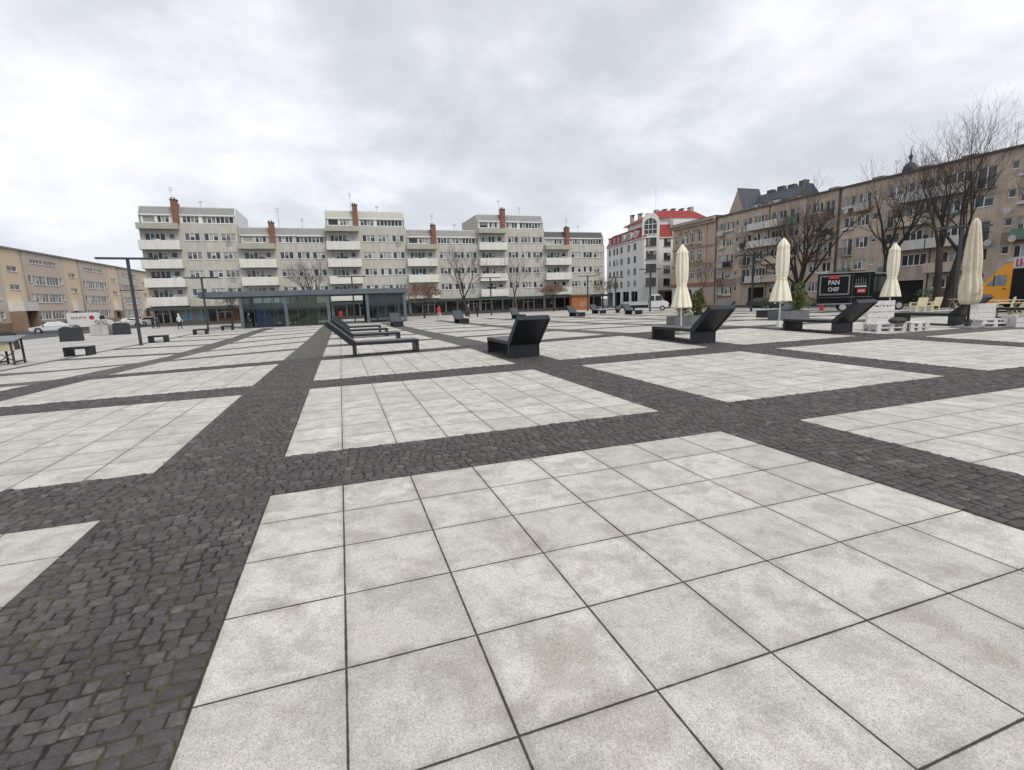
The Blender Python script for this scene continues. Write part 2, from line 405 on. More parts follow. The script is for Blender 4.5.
# small setts laid in rows, each one a domed stone of its own size
sett = sett_mat()
def in_view(x, y):
    d = Vector((x, y, gz(x, y))) - CAM
    z = d.dot(fwd)
    if z < .15: return False
    return abs(d.dot(rt)) / z < 1.25 and -1.0 < d.dot(up) / z
def lay_setts():
    r = random.Random(3); V, Fc, T = [], [], []
    y = NY0 + .01; row = 0
    while y < NY1 - .1:
        h = r.uniform(.074, .094)
        if y + h > NY1: break
        q0 = ((y + .002) / SL + 8) % PV; nb = y + ((8 - q0) if q0 < 8 else (PV - q0)) * SL + .002      # next edge of a slab field
        if 0 < nb - y - h < .07: h = nb - y - .001 if nb - y < .13 else (nb - y) / 2
        elif nb - y < h: h = max(.03, nb - y - .001)
        pvv = ((y + h / 2) / SL + 8) % PV
        # a row must not straddle the edge of a slab field
        runs = []
        if pvv >= 8 and ((y + .004) / SL + 8) % PV >= 8 and ((y + h - .004) / SL + 8) % PV >= 8:
            runs = [(NX0, NX1)]
        else:
            k = math.floor(NX0 / 6)
            while k * 6 < NX1 + 2:
                runs.append((k * 6 - 1.2, k * 6)); k += 1
        for xa, xb in runs:
            xa, xb = max(xa, NX0), min(xb, NX1)
            if xb - xa < .1: continue
            x = xa + .003
            while x < xb - .03:
                wd = r.uniform(.066, .118)
                if x + wd > xb - .05: wd = xb - .003 - x
                if in_view(x + wd / 2, y):
                    yy = y + .012 * math.sin(x * 2.1 + row * .5)
                    if pvv >= 8 or True:
                        z = gz(x, y); g = r.uniform(.001, .006); b = r.uniform(.007, .015); tz = r.uniform(.004, .014)
                        tx, ty = r.uniform(-.003, .003), r.uniform(-.003, .003)
                        i = len(V); j = lambda: r.uniform(-.008, .008)
                        x0, x1, y0, y1 = x + g, x + wd - g, yy + g, yy + h - g
                        cs = [(x0 + j(), y0 + j()), (x1 + j(), y0 + j()), (x1 + j(), y1 + j()), (x0 + j(), y1 + j())]
                        mx, my = (x0 + x1) / 2, (y0 + y1) / 2
                        for (px, py) in cs: V.append((px, py, z - .02))
                        for (px, py) in cs: V.append((px + (mx - px) * .04, py + (my - py) * .05, z + tz - .006))
                        for q, (px, py) in enumerate(cs):
                            sxn, syn = (1 if px > mx else -1), (1 if py > my else -1)
                            V.append((px - sxn * b, py - syn * b, z + tz + tx * sxn + ty * syn))
                        for a in (0, 4):
                            for q in range(4): Fc.append((i + a + q, i + a + (q + 1) % 4, i + a + 4 + (q + 1) % 4, i + a + 4 + q))
                        Fc.append((i + 8, i + 9, i + 10, i + 11))
                        T += [r.betavariate(2, 2)] * 9
                x += wd
        y += h; row += 1
    me = bpy.data.meshes.new('cobblestones'); me.from_pydata(V, [], Fc); me.materials.append(sett)
    at = me.attributes.new('tint', 'FLOAT', 'FACE'); at.data.foreach_set('value', T)
    me.polygons.foreach_set('use_smooth', [True] * len(Fc)); me.update()
    o = bpy.data.objects.new('cobblestone_path', me); COL.objects.link(o); o['kind'] = 'structure'
lay_setts()

# fallen leaves and cigarette ends in the sett joints
leafm = mat('dry_leaf', (.12, .09, .05), .9, var=.4, scale=30)
mb = MB(); r = random.Random(11)
for k in range(110):
    kx = r.choice([-1, 0, 0, 0, 1]); x = kx * 6 - r.uniform(.05, 1.15); y = r.uniform(-3.4, 8)
    s = r.uniform(.004, .011); a = r.uniform(0, 6.3); z = gz(x, y) + .016
    pts = [(x + s * math.cos(a + t) * q, y + s * math.sin(a + t) * q, z + r.uniform(0, .006)) for t, q in ((0, 1.5), (1.2, .8), (2.6, .7), (3.14, 1.2), (4.2, .8), (5.3, .7))]
    mb.poly(pts, leafm)
o = mb.build('leaf_litter'); tag(o, 'scraps of dry brown leaf lying in the cobble joints', 'leaf litter'); o['kind'] = 'stuff'

weed_m = mat('weed', (.075, .095, .030), .8, var=.4, scale=40)
mb = MB(); r = random.Random(21)
for k in range(150):
    if k % 3: x, y = r.choice([-1, 0, 1, 2]) * 6 - (1.2 if r.random() < .5 else 0) + r.uniform(-.02, .02), r.uniform(-3.5, 11)
    else: x, y = r.uniform(-4, 12), r.choice([0, 1.165, 5.965, 7.13]) + r.uniform(-.02, .02)
    for q in range(r.randrange(4, 9)):
        a = r.uniform(0, 6.28); h = r.uniform(.01, .035); px, py = x + r.gauss(0, .012), y + r.gauss(0, .012); z = gz(px, py)
        mb.poly([(px - .003 * math.sin(a), py + .003 * math.cos(a), z), (px + .003 * math.sin(a), py - .003 * math.cos(a), z), (px + h * .8 * math.cos(a), py + h * .8 * math.sin(a), z + h)], weed_m)
o = mb.build('weeds'); tag(o, 'tiny green weeds and moss tufts along the cobble edges', 'weeds'); o['kind'] = 'stuff'

# ------------------------------------------------------------------ street furniture
steel = mat('anthracite_steel', (.013, .016, .021), .42, var=.2, scale=3, spec=.35)
steel_lit = mat('anthracite_skylit', (.042, .050, .056), .34, var=.2, scale=5, spec=.6)  # same steel, paler: sky light on the upward faces put into the colour
steel_leg = mat('anthracite_leg', (.011, .013, .019), .5, var=.2, scale=4)
white_paint = mat('white_paint', (.70, .69, .67), .6, var=.06, grime=.3)
cream_plastic = mat('cream_plastic', (.72, .66, .43), .5, var=.06)
LG, BH = 2.12, .90      # lounger length and half-width*2
def lounger_meshes():
    s = MB(); s.box(-BH / 2, BH / 2, .02, LG, .37, .47, steel, .012)
    s.box(-BH / 2 + .03, BH / 2 - .03, .12, LG - .03, .4705, .474, steel_lit)
    b = MB(); b.prism([(.10, .475), (-.02, .365), (-.80, 1.08), (-.70, 1.165)], -BH / 2, BH / 2, steel)
    b.prism([(.095, .482), (-.692, 1.170), (-.700, 1.168), (.085, .478)], -BH / 2 + .03, BH / 2 - .03, steel_lit)
    for sx_ in (-1, 1):
        b.prism([(-.03, .372), (-.045, .360), (-.815, 1.068), (-.80, 1.08)], sx_ * BH / 2 - (.055 if sx_ > 0 else 0), sx_ * BH / 2 + (.055 if sx_ < 0 else 0), steel)
    b.prism([(-.77, 1.062), (-.785, 1.045), (-.815, 1.068), (-.80, 1.08)], -BH / 2 + .056, BH / 2 - .056, steel)
    l = MB(); l.box(-BH / 2 + .004, BH / 2 - .004, 0, .10, 0, .368, steel_leg, .01)
    for sx_ in (-1, 1): l.box(sx_ * BH / 2 - (.055 if sx_ > 0 else 0), sx_ * BH / 2 + (.055 if sx_ < 0 else 0), -.012, -.0005, .01, .355, steel)
    return s.mesh('seat'), b.mesh('backrest'), l.mesh('leg')
SEAT, BACK, LEG = lounger_meshes()
proto = thing('sun_lounger', '-', 'sun lounger', (0, 0, 0), 0, 'dark steel sun loungers on the square')
put('seat', SEAT, proto); put('backrest', BACK, proto); put('leg', LEG, proto, (0, .004, 0)); put('leg', LEG, proto, (0, LG - .105, 0))
first = True
def lounger(x, y, rotz, label):
    """x, y: middle of the head-end leg; at rotz 0 the feet point away along +Y"""
    global first
    o = proto if first else copy_tree(proto); first = False
    o.location = on_ground(x, y); o.rotation_euler[2] = rotz; o['label'] = label
R90 = math.radians(90)
for (x, y, rz, lb) in [
    (1.0, 12.60, -R90, 'front lounger of the row of four on the left, facing right, nearest to the camera'),
    (1.05, 18.50, -R90, 'second lounger in the row of four on the left, behind the front one'),
    (1.05, 24.45, -R90, 'third lounger in the row of four on the left'),
    (1.1, 30.40, -R90, 'last lounger of the row of four, closest to the glass pavilion'),
    (5.42, 8.20, 0, 'dark lounger in the middle of the square showing its tall black back'),
    (11.38, 8.10, 0, 'dark lounger standing in front of the leftmost closed parasol, its back leaning right'),
    (17.35, 8.10, 0, 'dark lounger in front of the food trailer and left of the white pallets'),
    (23.42, 8.05, 0, 'dark lounger between the two heaps of white pallet furniture'),
    (29.4, 8.05, 0, 'dark lounger at the right edge in front of the orange van'),
    (5.30, 40.8, 2 * R90, 'small far lounger beside the right end of the glass pavilion'),
    (11.15, 41.0, 2 * R90, 'far lounger just right of the woman in red'),
    (18.9, 47.0, 2 * R90, 'far lounger peeping out above the black back of the middle lounger'),
    (25.2, 45.6, 2 * R90, 'far lounger in front of the orange kiosk'),
    (31.5, 44.3, 2 * R90, 'far lounger in front of the white flatbed truck'),
    (32.0, 53.0, 2 * R90, 'farthest pale lounger right of the orange kiosk under a small tree'),
    (34.8, 52.0, R90, 'farthest lounger leaning to the right, beside the lamp near the white building'),
    (26.6, 24.3, R90, 'lounger facing left behind the first planter, only its back showing'),
    (28.9, 20.9, R90, 'lounger half hidden behind the second planter, facing left'),
]: lounger(x, y, rz, lb)

# benches along the left kerb of the square
s = MB(); s.box(0, 1.02, 0, .95, .36, .47, steel, .012); s.box(.03, .99, .03, .92, .4705, .474, steel_lit)
l = MB(); l.box(0, .1, .004, .946, 0, .358, steel_leg, .01)
BS, BL = s.mesh('seat'), l.mesh('leg')
bproto = thing('park_bench', '-', 'bench', (0, 0, 0), 0, 'dark backless benches along the kerb')
put('seat', BS, bproto); put('leg', BL, bproto, (.004, 0, 0)); put('leg', BL, bproto, (.916, 0, 0))
for k, (x, y, lb) in enumerate([(-12.74, 26.4, 'backless dark bench on the kerb, nearest of the four and left of the tall lamp'),
                                (-12.1, 36.1, 'backless dark bench on the kerb just right of the tall lamp foot'),
                                (-11.6, 45.2, 'third backless bench, in front of the shop with blue posters'),
                                (-10.9, 52.6, 'smallest and farthest backless bench, beside the pavilion corner')]):
    o = bproto if k == 0 else copy_tree(bproto); o.location = on_ground(x, y); o['label'] = lb

# lamps: a square post with a level crossbar on top
lampm = mat('lamp_metal', (.030, .036, .042), .5, var=.15)
led = mat('lamp_diffuser', (.5, .52, .52), .3)
def lamp_meshes(h, arm):
    p = MB(); p.box(-.085, .085, -.085, .085, 0, h - .12, lampm, .012); p.box(-.16, .16, -.16, .16, 0, .025, lampm)
    a = MB(); a.box(-arm, arm, -.14, .14, h - .12, h, lampm, .015)
    d = MB(); d.box(-arm + .08, -.3, -.09, .09, h - .127, h - .121, led); d.box(.3, arm - .08, -.09, .09, h - .127, h - .121, led)
    return p.mesh('post'), a.mesh('crossbar'), d.mesh('diffuser')
LM = lamp_meshes(5.55, 1.6)
lproto = thing('street_lamp', '-', 'street lamp', (0, 0, 0), 0, 'T shaped lamps round the square')
put('post', LM[0], lproto); put('crossbar', LM[1], lproto); put('diffuser', LM[2], lproto)
for k, (x, y, rz, lb) in enumerate([
    (-11.72, 33.6, math.radians(10), 'tall T shaped lamp on the left, in front of the gap between the two blocks'),
    (-12.75, 55.8, 0, 'T shaped lamp in front of the balconies of the leftmost grey block'),
    (-29.0, 86.5, 0, 'thin distant T shaped lamp beside the orange striped block'),
    (22.0, 66.5, 0, 'thin distant lamp in front of the long row of dark shop windows'),
    (38.0, 66.4, 0, 'distant T shaped lamp beside the orange kiosk'),
    (39.6, 51.9, 0, 'T shaped lamp in front of the white corner building, beside the flatbed truck'),
    (39.6, 34.7, math.radians(-20), 'T shaped lamp between the first two closed parasols'),
    (40.9, 18.1, math.radians(-35), 'T shaped lamp beside the big tree, left of the tallest parasol'),
    (2.3, 57.6, 0, 'thin lamp seen through the open passage of the glass pavilion'),
    (47.0, 73.0, 0, 'distant T shaped lamp between the grey block end and the white corner building')]):
    o = lproto if k == 0 else copy_tree(lproto); o.location = on_ground(x, y); o.rotation_euler[2] = rz; o['label'] = lb

# closed parasols
canvas = mat('cream_canvas', (.74, .70, .555), .85, var=.07, scale=6)
canvas_b = mat('worn_canvas', (.62, .54, .42), .9, var=.14, scale=4, grime=.3)
leaf_print = mat('leaf_stain', (.30, .26, .17), .9, var=.3)
pole_w = mat('white_pole', (.75, .75, .74), .4); base_g = mat('base_concrete', (.20, .20, .20), .9); pole_d = mat('dark_pole', (.03, .03, .03), .5)
def parasol(x, y, H, sc_, cloth, label, seed, dark=False):
    t = thing('closed_parasol', label, 'parasol', on_ground(x, y), 0, 'closed parasols on the right side of the square')
    m = MB(); m.tube([(0, 0, .06), (0, 0, H - .1)], [.034 * sc_, .034 * sc_], 12, pole_d if dark else pole_w)
    m.build('pole', t)
    m = MB(); m.box(-.36, .36, -.36, .36, 0, .07, base_g, .012); m.box(-.07, .07, -.07, .07, .07, .30, pole_d if dark else pole_w)
    m.build('base', t)
    b = .86 if dark else H - 2.34 * sc_; S = lambda f: b + (H - b) * f
    prof = [(.36, 0), (.345, .02), (.31, .10), (.255, .20), (.20, .29), (.165, .34), (.16, .37), (.185, .43), (.205, .52), (.21, .62), (.205, .72), (.195, .80), (.185, .85), (.195, .865), (.19, .88), (.12, .94), (.05, .985), (.02, 1.0)]
    if dark: prof = [(.13, 0), (.20, .012), (.25, .06), (.262, .14), (.25, .24), (.215, .33), (.20, .37), (.212, .43), (.212, .54), (.19, .66), (.158, .78), (.122, .90), (.09, .965), (.03, 1.0)]
    m = MB(); m.lathe([(r_ * sc_, S(f)) for r_, f in prof], 80, cloth, 0, 0, (.30 if dark else .30), 8 if dark else 9, seed); t.rotation_euler[1] = math.radians(-3.5) if dark else math.radians(.6 * (seed - 2))
    cv = m.build('canopy', t)
    m = MB(); m.lathe([(.172 * sc_, S(.35)), (.178 * sc_, S(.352)), (.178 * sc_, S(.372)), (.172 * sc_, S(.374))], 24, cloth); m.build('tie', cv)
    if dark:
        rr = random.Random(seed); m = MB()
        for k in range(9):
            a = -2.2 + .28 * k + rr.uniform(-.1, .1); z = S(rr.uniform(.10, .26)); q = .315 * sc_
            for e in (-1, 1):
                a2 = a + e * .12
                m.poly([(q * math.cos(a), q * math.sin(a), z), (q * math.cos(a2), q * math.sin(a2), z + .05), (q * math.cos(a2 + e * .10), q * math.sin(a2 + e * .1), z + .02), (q * math.cos(a2), q * math.sin(a2), z - .03)], leaf_print)
        m.build('leaf_print', cv)
parasol(13.05, 11.35, 3.33, 1.0, canvas, 'cream closed parasol at far left of the four, in front of the first green planter', 1)
parasol(17.4, 10.85, 3.55, 1.05, canvas, 'cream closed parasol between the bare tree and the T shaped lamp', 2)
parasol(24.2, 11.2, 3.42, 1.0, canvas, 'cream closed parasol behind the white pallets, right of the food trailer', 3)
parasol(22.35, 7.15, 3.86, 1.14, canvas_b, 'tallest closed parasol, worn beige with a leafy print near its hem', 4, True)

# planters with shrubs
concrete = mat('grey_planter', (.12, .12, .13), .8, var=.2, grime=.3)
soil = mat('soil', (.04, .03, .02), 1)
def leaf_mat(name, c): return mat(name, c, .65, var=.45, scale=3)
bamboo = leaf_mat('shrub_leaf', (.075, .105, .030)); bamboo2 = leaf_mat('yellow_leaf', (.17, .16, .04)); stemm = mat('stem', (.08, .06, .03), .9)
def leaf_cloud(mb, rr, cx, cy, z0, z1, rad, n, ls, mats_, taper=1.0, shape='cone'):
    for k in range(n):
        f = rr.random() ** .8
        q = rad * ((1 - f) ** .6 * .95 + .12 if shape == 'cone' else math.sqrt(max(.03, 1 - (2 * f - 1) ** 2)))
        a = rr.uniform(0, 6.283); d = q * math.sqrt(rr.random())
        p = Vector((cx + d * math.cos(a), cy + d * math.sin(a), z0 + (z1 - z0) * f))
        u = Vector((rr.gauss(0, 1), rr.gauss(0, 1), rr.gauss(0, .8))).normalized(); v = u.orthogonal().normalized()
        v = (v * math.cos(a) + u.cross(v) * math.sin(a)); s = ls * rr.uniform(.6, 1.4)
        mt = mats_[0] if rr.random() < .72 else mats_[-1]
        mb.poly([tuple(p - u * s), tuple(p + v * s * .32), tuple(p + u * s), tuple(p - v * s * .32)], mt)
def planter(x, y, ln, label, shrubs, seed):
    t = thing('planter', label, 'planter', on_ground(x, y), 0, 'long grey planters')
    m = MB(); h = .47
    for (x0, x1, y0, y1) in ((0, ln, 0, .05), (0, ln, .65, .70), (0, .05, .05, .65), (ln - .05, ln, .05, .65)): m.box(x0, x1, y0, y1, 0, h, concrete)
    m.build('trough', t); m = MB(); m.box(.05, ln - .05, .05, .65, .05, h - .06, soil); m.build('soil', t)
    for k, (sxx, hh, rad, lb) in enumerate(shrubs):
        rr = random.Random(seed + k); g = gz(x, y)
        q = thing('shrub', lb, 'shrub', (x + sxx, y + .35, g + h - .07), 0, 'shrubs in the grey planters')
        m = MB()
        for j in range(7): m.tube([(0, 0, 0), (rr.uniform(-.12, .12), rr.uniform(-.1, .1), hh * .5), (rr.uniform(-.25, .25), rr.uniform(-.2, .2), hh * .95)], [.014, .01, .004], 5, stemm)
        m.build('stem', q); m = MB()
        for j in range(9):
            ox, oy, f = rr.uniform(-.5, .5) * rad, rr.uniform(-.5, .5) * rad, rr.uniform(.0, .55)
            leaf_cloud(m, rr, ox, oy, hh * f, hh * min(1.05, f + rr.uniform(.35, .6)), rad * .55, 190, .07, (bamboo, bamboo2))
        m.build('foliage', q)
planter(16.75, 16.6, 2.1, 'grey planter with two green shrubs behind the leftmost parasol',
        [(.75, 1.75, .55, 'taller narrow green shrub in the first planter, right behind the leftmost parasol'), (1.65, 1.45, .5, 'bushier green shrub at the right end of the first planter')], 50)
planter(23.55, 16.6, 2.3, 'grey planter behind the second parasol holding one yellowish shrub', [(1.75, 1.65, .62, 'yellowish green shrub beside the dark food trailer')], 60)
pc = mat('pale_concrete', (.40, .38, .36), .9, var=.15, grime=.3)
t = thing('concrete_planter', 'square pale concrete planter left of the dark lounger near the white hatchback', 'planter', on_ground(-22.6, 54.6))
m = MB(); m.box(0, 1.5, 0, 1.4, 0, 1.0, pc, .03); m.build('trough', t); m = MB(); m.box(.12, 1.38, .12, 1.28, 1.0, 1.02, soil); m.build('soil', t)
m = MB(); rr = random.Random(5)
for j in range(3): leaf_cloud(m, rr, .4 + .35 * j, .7, 1.0, 1.5, .35, 90, .06, (leaf_mat('heather', (.20, .07, .08)), bamboo))
m.build('foliage', t)

dkp = mat('dark_planter', (.020, .024, .030), .5, var=.2)
for k, (x, y, lb) in enumerate([(-20.6, 35.6, 'dark steel planter box at the left edge beyond the wooden stall'), (-20.4, 43.9, 'dark steel planter box in front of the silver saloon car'), (-20.6, 54.2, 'dark steel planter box between the pale concrete planter and the lamp')]):
    t = thing('planter_box', lb, 'planter', on_ground(x, y), math.radians(12), 'dark steel planter boxes on the left pavement'); m = MB()
    m.prism([(-.04, 0), (1.32, 0), (1.26, 1.06), (.02, 1.06)], 0, 1.1, dkp, 'y'); m.build('trough', t); m = MB(); m.box(.1, 1.16, .1, 1.0, 1.061, 1.08, soil); m.build('soil', t)
    m = MB(); rr = random.Random(k)
    for q in range(4): leaf_cloud(m, rr, .22 + .27 * q, .55, 1.06, 1.14 + .15 * (k == 1 and q > 1), .28, 60, .05, (leaf_mat('winter_heath', (.07, .045, .04)), stemm))
    m.build('foliage', t)

# white pallet furniture
wood_w = mat('whitewashed_wood', (.60, .58, .565), .8, var=.12, scale=6, grime=.35)
cushion = mat('dark_cushion', (.06, .058, .052), .95, var=.3)
def pallet(mb, x0, y0, z0, w=1.2, d=.8):
    for k in range(5): mb.box(x0, x0 + w, y0 + k * (d - .1) / 4, y0 + .1 + k * (d - .1) / 4, z0 + .12, z0 + .142, wood_w)
    for k in range(3):
        yy = y0 + k * (d - .1) / 2
        mb.box(x0, x0 + w, yy, yy + .1, z0, z0 + .02, wood_w)
        for q in (0, .5, 1): mb.box(x0 + q * (w - .14), x0 + q * (w - .14) + .14, yy + .003, yy + .097, z0 + .02, z0 + .10, wood_w)
    for q in (0, .5, 1): mb.box(x0 + q * (w - .1), x0 + q * (w - .1) + .1, y0 + .002, y0 + d - .002, z0 + .1, z0 + .12, wood_w)
def slat_back(mb, x0, x1, y, z0, z1, n):
    for q in (0, .5, 1): mb.box(x0 + q * (x1 - x0 - .09), x0 + q * (x1 - x0 - .09) + .09, y, y + .06, z0, z1, wood_w)
    for k in range(n):
        z = z0 + .06 + k * (z1 - z0 - .06 - .17) / (n - 1); mb.box(x0, x1, y - .024, y - .001, z, z + .165, wood_w)
t = thing('pallet_bench', 'white pallet bench with a high slatted back and dark cushion, below the third parasol', 'pallet bench', on_ground(18.55, 7.75), math.radians(-22), 'benches knocked together from white pallets')
m = MB(); pallet(m, 0, 0, 0, 1.0); pallet(m, 0, 0, .143, 1.0); m.build('seat', t)
m = MB(); slat_back(m, .1, 1.05, .78, .0, 1.08, 5); m.build('backrest', t)
m = MB(); pallet(m, 1.06, -.1, 0, .62, .6); pallet(m, 1.06, -.1, .143, .62, .6); m.box(1.06, 1.68, -.1, .5, .286, .31, wood_w); m.build('side_table', t)
mb = MB(); mb.box(0, .5, 0, .34, 0, .2, cushion, .07); o = mb.build('cushion', None, (18.95, 7.42, gz(18.9, 7.5) + .288), math.radians(-10)); tag(o, 'dark rumpled cushion lying on the white pallet bench', 'cushion')
t = thing('pallet_bench', 'white pallet seat with a box at its side, under the tallest parasol', 'pallet bench', on_ground(22.75, 6.95), math.radians(-24), 'benches knocked together from white pallets')
m = MB(); pallet(m, 0, 0, 0, 1.0); pallet(m, .1, .05, .143, .85); m.build('seat', t)
m = MB(); slat_back(m, .1, 1.0, .72, .1, .85, 4); m.build('backrest', t)
t = thing('wooden_crate', 'whitewashed crate with an open front beside the pallet seat', 'crate', on_ground(23.55, 6.35), math.radians(-24))
m = MB()
m.box(0, .62, 0, .03, 0, .16, wood_w); m.box(0, .62, 0, .03, .18, .34, wood_w); m.box(0, .03, .03, .6, 0, .42, wood_w); m.box(.59, .62, .03, .6, 0, .42, wood_w)
m.box(0, .62, .6, .63, 0, .42, wood_w); m.build('side_panel', t); m = MB(); m.box(.03, .59, .03, .6, .0, .03, wood_w); m.build('base_panel', t)
o = MB(); o.box(0, .62, 0, .6, 0, .46, wood_w, .015); o = o.build('wooden_crate', None, (24.15, 6.1, gz(24.1, 6.1)), math.radians(-24)); tag(o, 'closed white box at the right end of the pallet group', 'crate')

# cream plastic garden chairs and a table by the food trailer
def chair_meshes():
    s = MB(); s.box(-.27, .27, -.25, .25, .40, .44, cream_plastic, .012)
    b = MB(); b.prism([(.22, .44), (.26, .44), (.36, .90), (.32, .91)], -.27, .27, cream_plastic)
    a = MB()
    a.box(-.31, -.25, -.26, .27, .62, .66, cream_plastic, .01); a.box(-.31, -.25, -.26, -.20, .44, .62, cream_plastic)
    l = MB(); l.prism([(-.022, 0), (.022, 0), (.03, .42), (-.03, .42)], -.025, .025, cream_plastic)
    return s.mesh('seat'), b.mesh('backrest'), a.mesh('armrest'), l.mesh('leg')
CM = chair_meshes()
cproto = thing('garden_chair', '-', 'chair', (0, 0, 0), 0, 'cream garden chairs on the square')
put('seat', CM[0], cproto); put('backrest', CM[1], cproto); put('armrest', CM[2], cproto); put('armrest', CM[2], cproto, (.56, 0, 0))
for (a, b) in ((-.23, -.21), (.23, -.21), (-.23, .21), (.23, .21)): put('leg', CM[3], cproto, (a, b, 0))
for k, (x, y, rz, lb) in enumerate([
    (27.0, 13.6, 20, 'cream plastic chair just above the white slatted bench, left of the third parasol'),
    (32.3, 15.0, 160, 'cream plastic armchair left of its twin, right of the third parasol'),
    (33.0, 14.7, 175, 'cream plastic armchair in the middle of the chair group, back turned'),
    (34.9, 13.9, 230, 'cream plastic armchair turned sideways, right end of the group by the tree'),
    (29.5, 9.7, 200, 'cream plastic chair tipped towards the table in front of the orange van'),
    (30.3, 9.4, 165, 'cream plastic chair at the right edge below the orange van')]):
    o = cproto if k == 0 else copy_tree(cproto); o.location = on_ground(x, y); o.rotation_euler[2] = math.radians(rz); o['label'] = lb
def folding_table(x, y, rz, label):
    t = thing('folding_table', label, 'table', on_ground(x, y), math.radians(rz), 'light folding tables by the food stalls')
    m = MB(); m.box(-.7, .7, -.4, .4, .70, .73, mat('table_board', (.45, .40, .28), .6), .008); m.build('tabletop', t)
    for e in (-.55, .55):
        m = MB(); m.tube([(e, -.35, 0), (e, .3, .70)], [.016, .016], 8, cream_plastic); m.tube([(e, .35, 0), (e, -.3, .70)], [.016, .016], 8, cream_plastic); m.build('trestle', t)
folding_table(31.2, 10.6, -20, 'folding table with crossed legs in front of the orange van')
folding_table(36.2, 14.9, -15, 'folding table beside the cream armchairs near the tree')

# trestle stall at the left edge
tblm = mat('stall_top', (.14, .17, .17), .5, var=.15); darkw = mat('dark_wood', (.045, .04, .035), .8, var=.3); beigew = mat('beige_board', (.42, .37, .25), .8, var=.15, grime=.3)
t = thing('market_stall', 'low wooden stall with a grey green sloping top and dark legs at the left edge', 'market stall', on_ground(-14.55, 22.85), math.radians(6))
m = MB(); m.prism([(-.1, 1.02), (1.2, 1.22), (1.2, 1.26), (-.1, 1.06)], -1.35, 1.68, tblm); m.build('top', t)
m = MB()
for k in range(4): m.box(-1.2 + .72 * k, -.56 + .72 * k, .02, .05, .62, 1.0, beigew)
m.build('front_panel', t)
for x in (-1.2, -.52, .2, .92, 1.5):
    m = MB(); m.box(x - .035, x + .035, 0, .07, 0, 1.03, darkw); m.box(x - .035, x + .035, 1.0, 1.07, 0, 1.18, darkw); m.box(x - .03, x + .03, .07, 1.0, .1, .16, darkw); m.build('leg', t)
m = MB()
for k in range(4):
    xa = -1.17 + .7 * k; m.tube([(xa, .09, .12), (xa + .62, .09, .58)], [.022, .022], 6, darkw); m.tube([(xa + .62, .1, .12), (xa, .1, .58)], [.022, .022], 6, darkw)
m.build('brace', t)

# ------------------------------------------------------------------ glass pavilion
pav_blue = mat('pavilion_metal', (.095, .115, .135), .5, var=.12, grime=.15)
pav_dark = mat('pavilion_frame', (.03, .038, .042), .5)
gclear = clear_glass('pavilion_glass', (.66, .74, .74), .0); ggreen = clear_glass('green_glass', (.46, .56, .46), .03)
frost = mat('frosted_green_panel', (.20, .27, .19), .35, var=.25, scale=.8); mesh_m = mat('louvre_panel', (.05, .06, .075), .6)
inside = mat('pavilion_floor', (.2, .2, .2), .7); bluep = mat('blue_poster', (.04, .16, .42), .6, var=.3)
PX = [-9.55, -5.05, -.55, 3.8, 8.15]; PY = 56.8
t = thing('glass_pavilion', 'long low glass pavilion with a blue grey roof beam and thin columns', 'pavilion', (0, PY, -.5))
H0, H1 = 3.42, 4.02; D = 7.0
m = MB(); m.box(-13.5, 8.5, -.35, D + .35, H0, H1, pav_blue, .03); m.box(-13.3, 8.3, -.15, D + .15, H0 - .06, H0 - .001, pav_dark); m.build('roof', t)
for x in PX:
    for y in (0, D):
        m = MB(); m.box(x - .17, x + .17, y - .17, y + .17, 0, H0 - .061, pav_blue, .015); m.build('column', t)
def glazing(x0, x1, y, g, n, low=0, frames=True):
    m = MB(); m.box(x0, x1, y - .012, y + .012, .12, H0 - .07, g); pn = m.build('glass_panel', t)
    f = MB(); f.box(x0, x1, y - .05, y + .05, 0, .115, pav_dark)
    f.box(x0, x1, y - .04, y + .04, 2.15, 2.21, pav_dark)
    for k in range(1, n): xx = x0 + (x1 - x0) * k / n; f.box(xx - .035, xx + .035, y - .045, y + .045, .116, H0 - .07, pav_dark)
    f.build('mullion', pn)
glazing(PX[0] + .18, PX[1] - .18, .1, gclear, 4); glazing(PX[1] + .18, PX[2] - .18, .1, ggreen, 4); glazing(PX[3] + .18, PX[4] - .18, .1, gclear, 4)
glazing(PX[0] + .18, PX[1] - .18, D - .1, gclear, 4); glazing(PX[3] + .18, PX[4] - .18, D - .1, gclear, 3)
m = MB(); m.box(PX[1] + .75, PX[2] - 1.3, 1.0, 1.06, .1, H0 - .1, frost); m.build('partition', t)
m = MB()
for k in range(14): m.box(PX[3] + .2, PX[4] - .2, .0, .05, 2.3 + k * .078, 2.335 + k * .078, mesh_m)
m.box(PX[3] + .2, PX[4] - .2, .2, .22, 2.25, H0 - .08, mesh_m); m.build('louvre', t)
m = MB(); m.box(-9.7, 8.3, .3, D - .3, .004, .05, inside); m.build('floor', t)
for x in (PX[0], PX[1], PX[2], PX[3]):
    m = MB(); m.box(x - .012, x + .012, .2, D - .2, .12, H0 - .07, gclear); m.build('glass_panel', t)
o = MB(); o.box(0, 1.5, 0, .1, .0, 1.55, bluep); o.prism([(0, 1.55), (1.5, 1.55), (1.1, 1.95), (.3, 1.95)], 0, .1, bluep, 'y'); o = o.build('poster_stand', None, (-8.4, PY + 1.2, -.44)); tag(o, 'bright blue display board standing inside the left bay of the pavilion', 'display board')
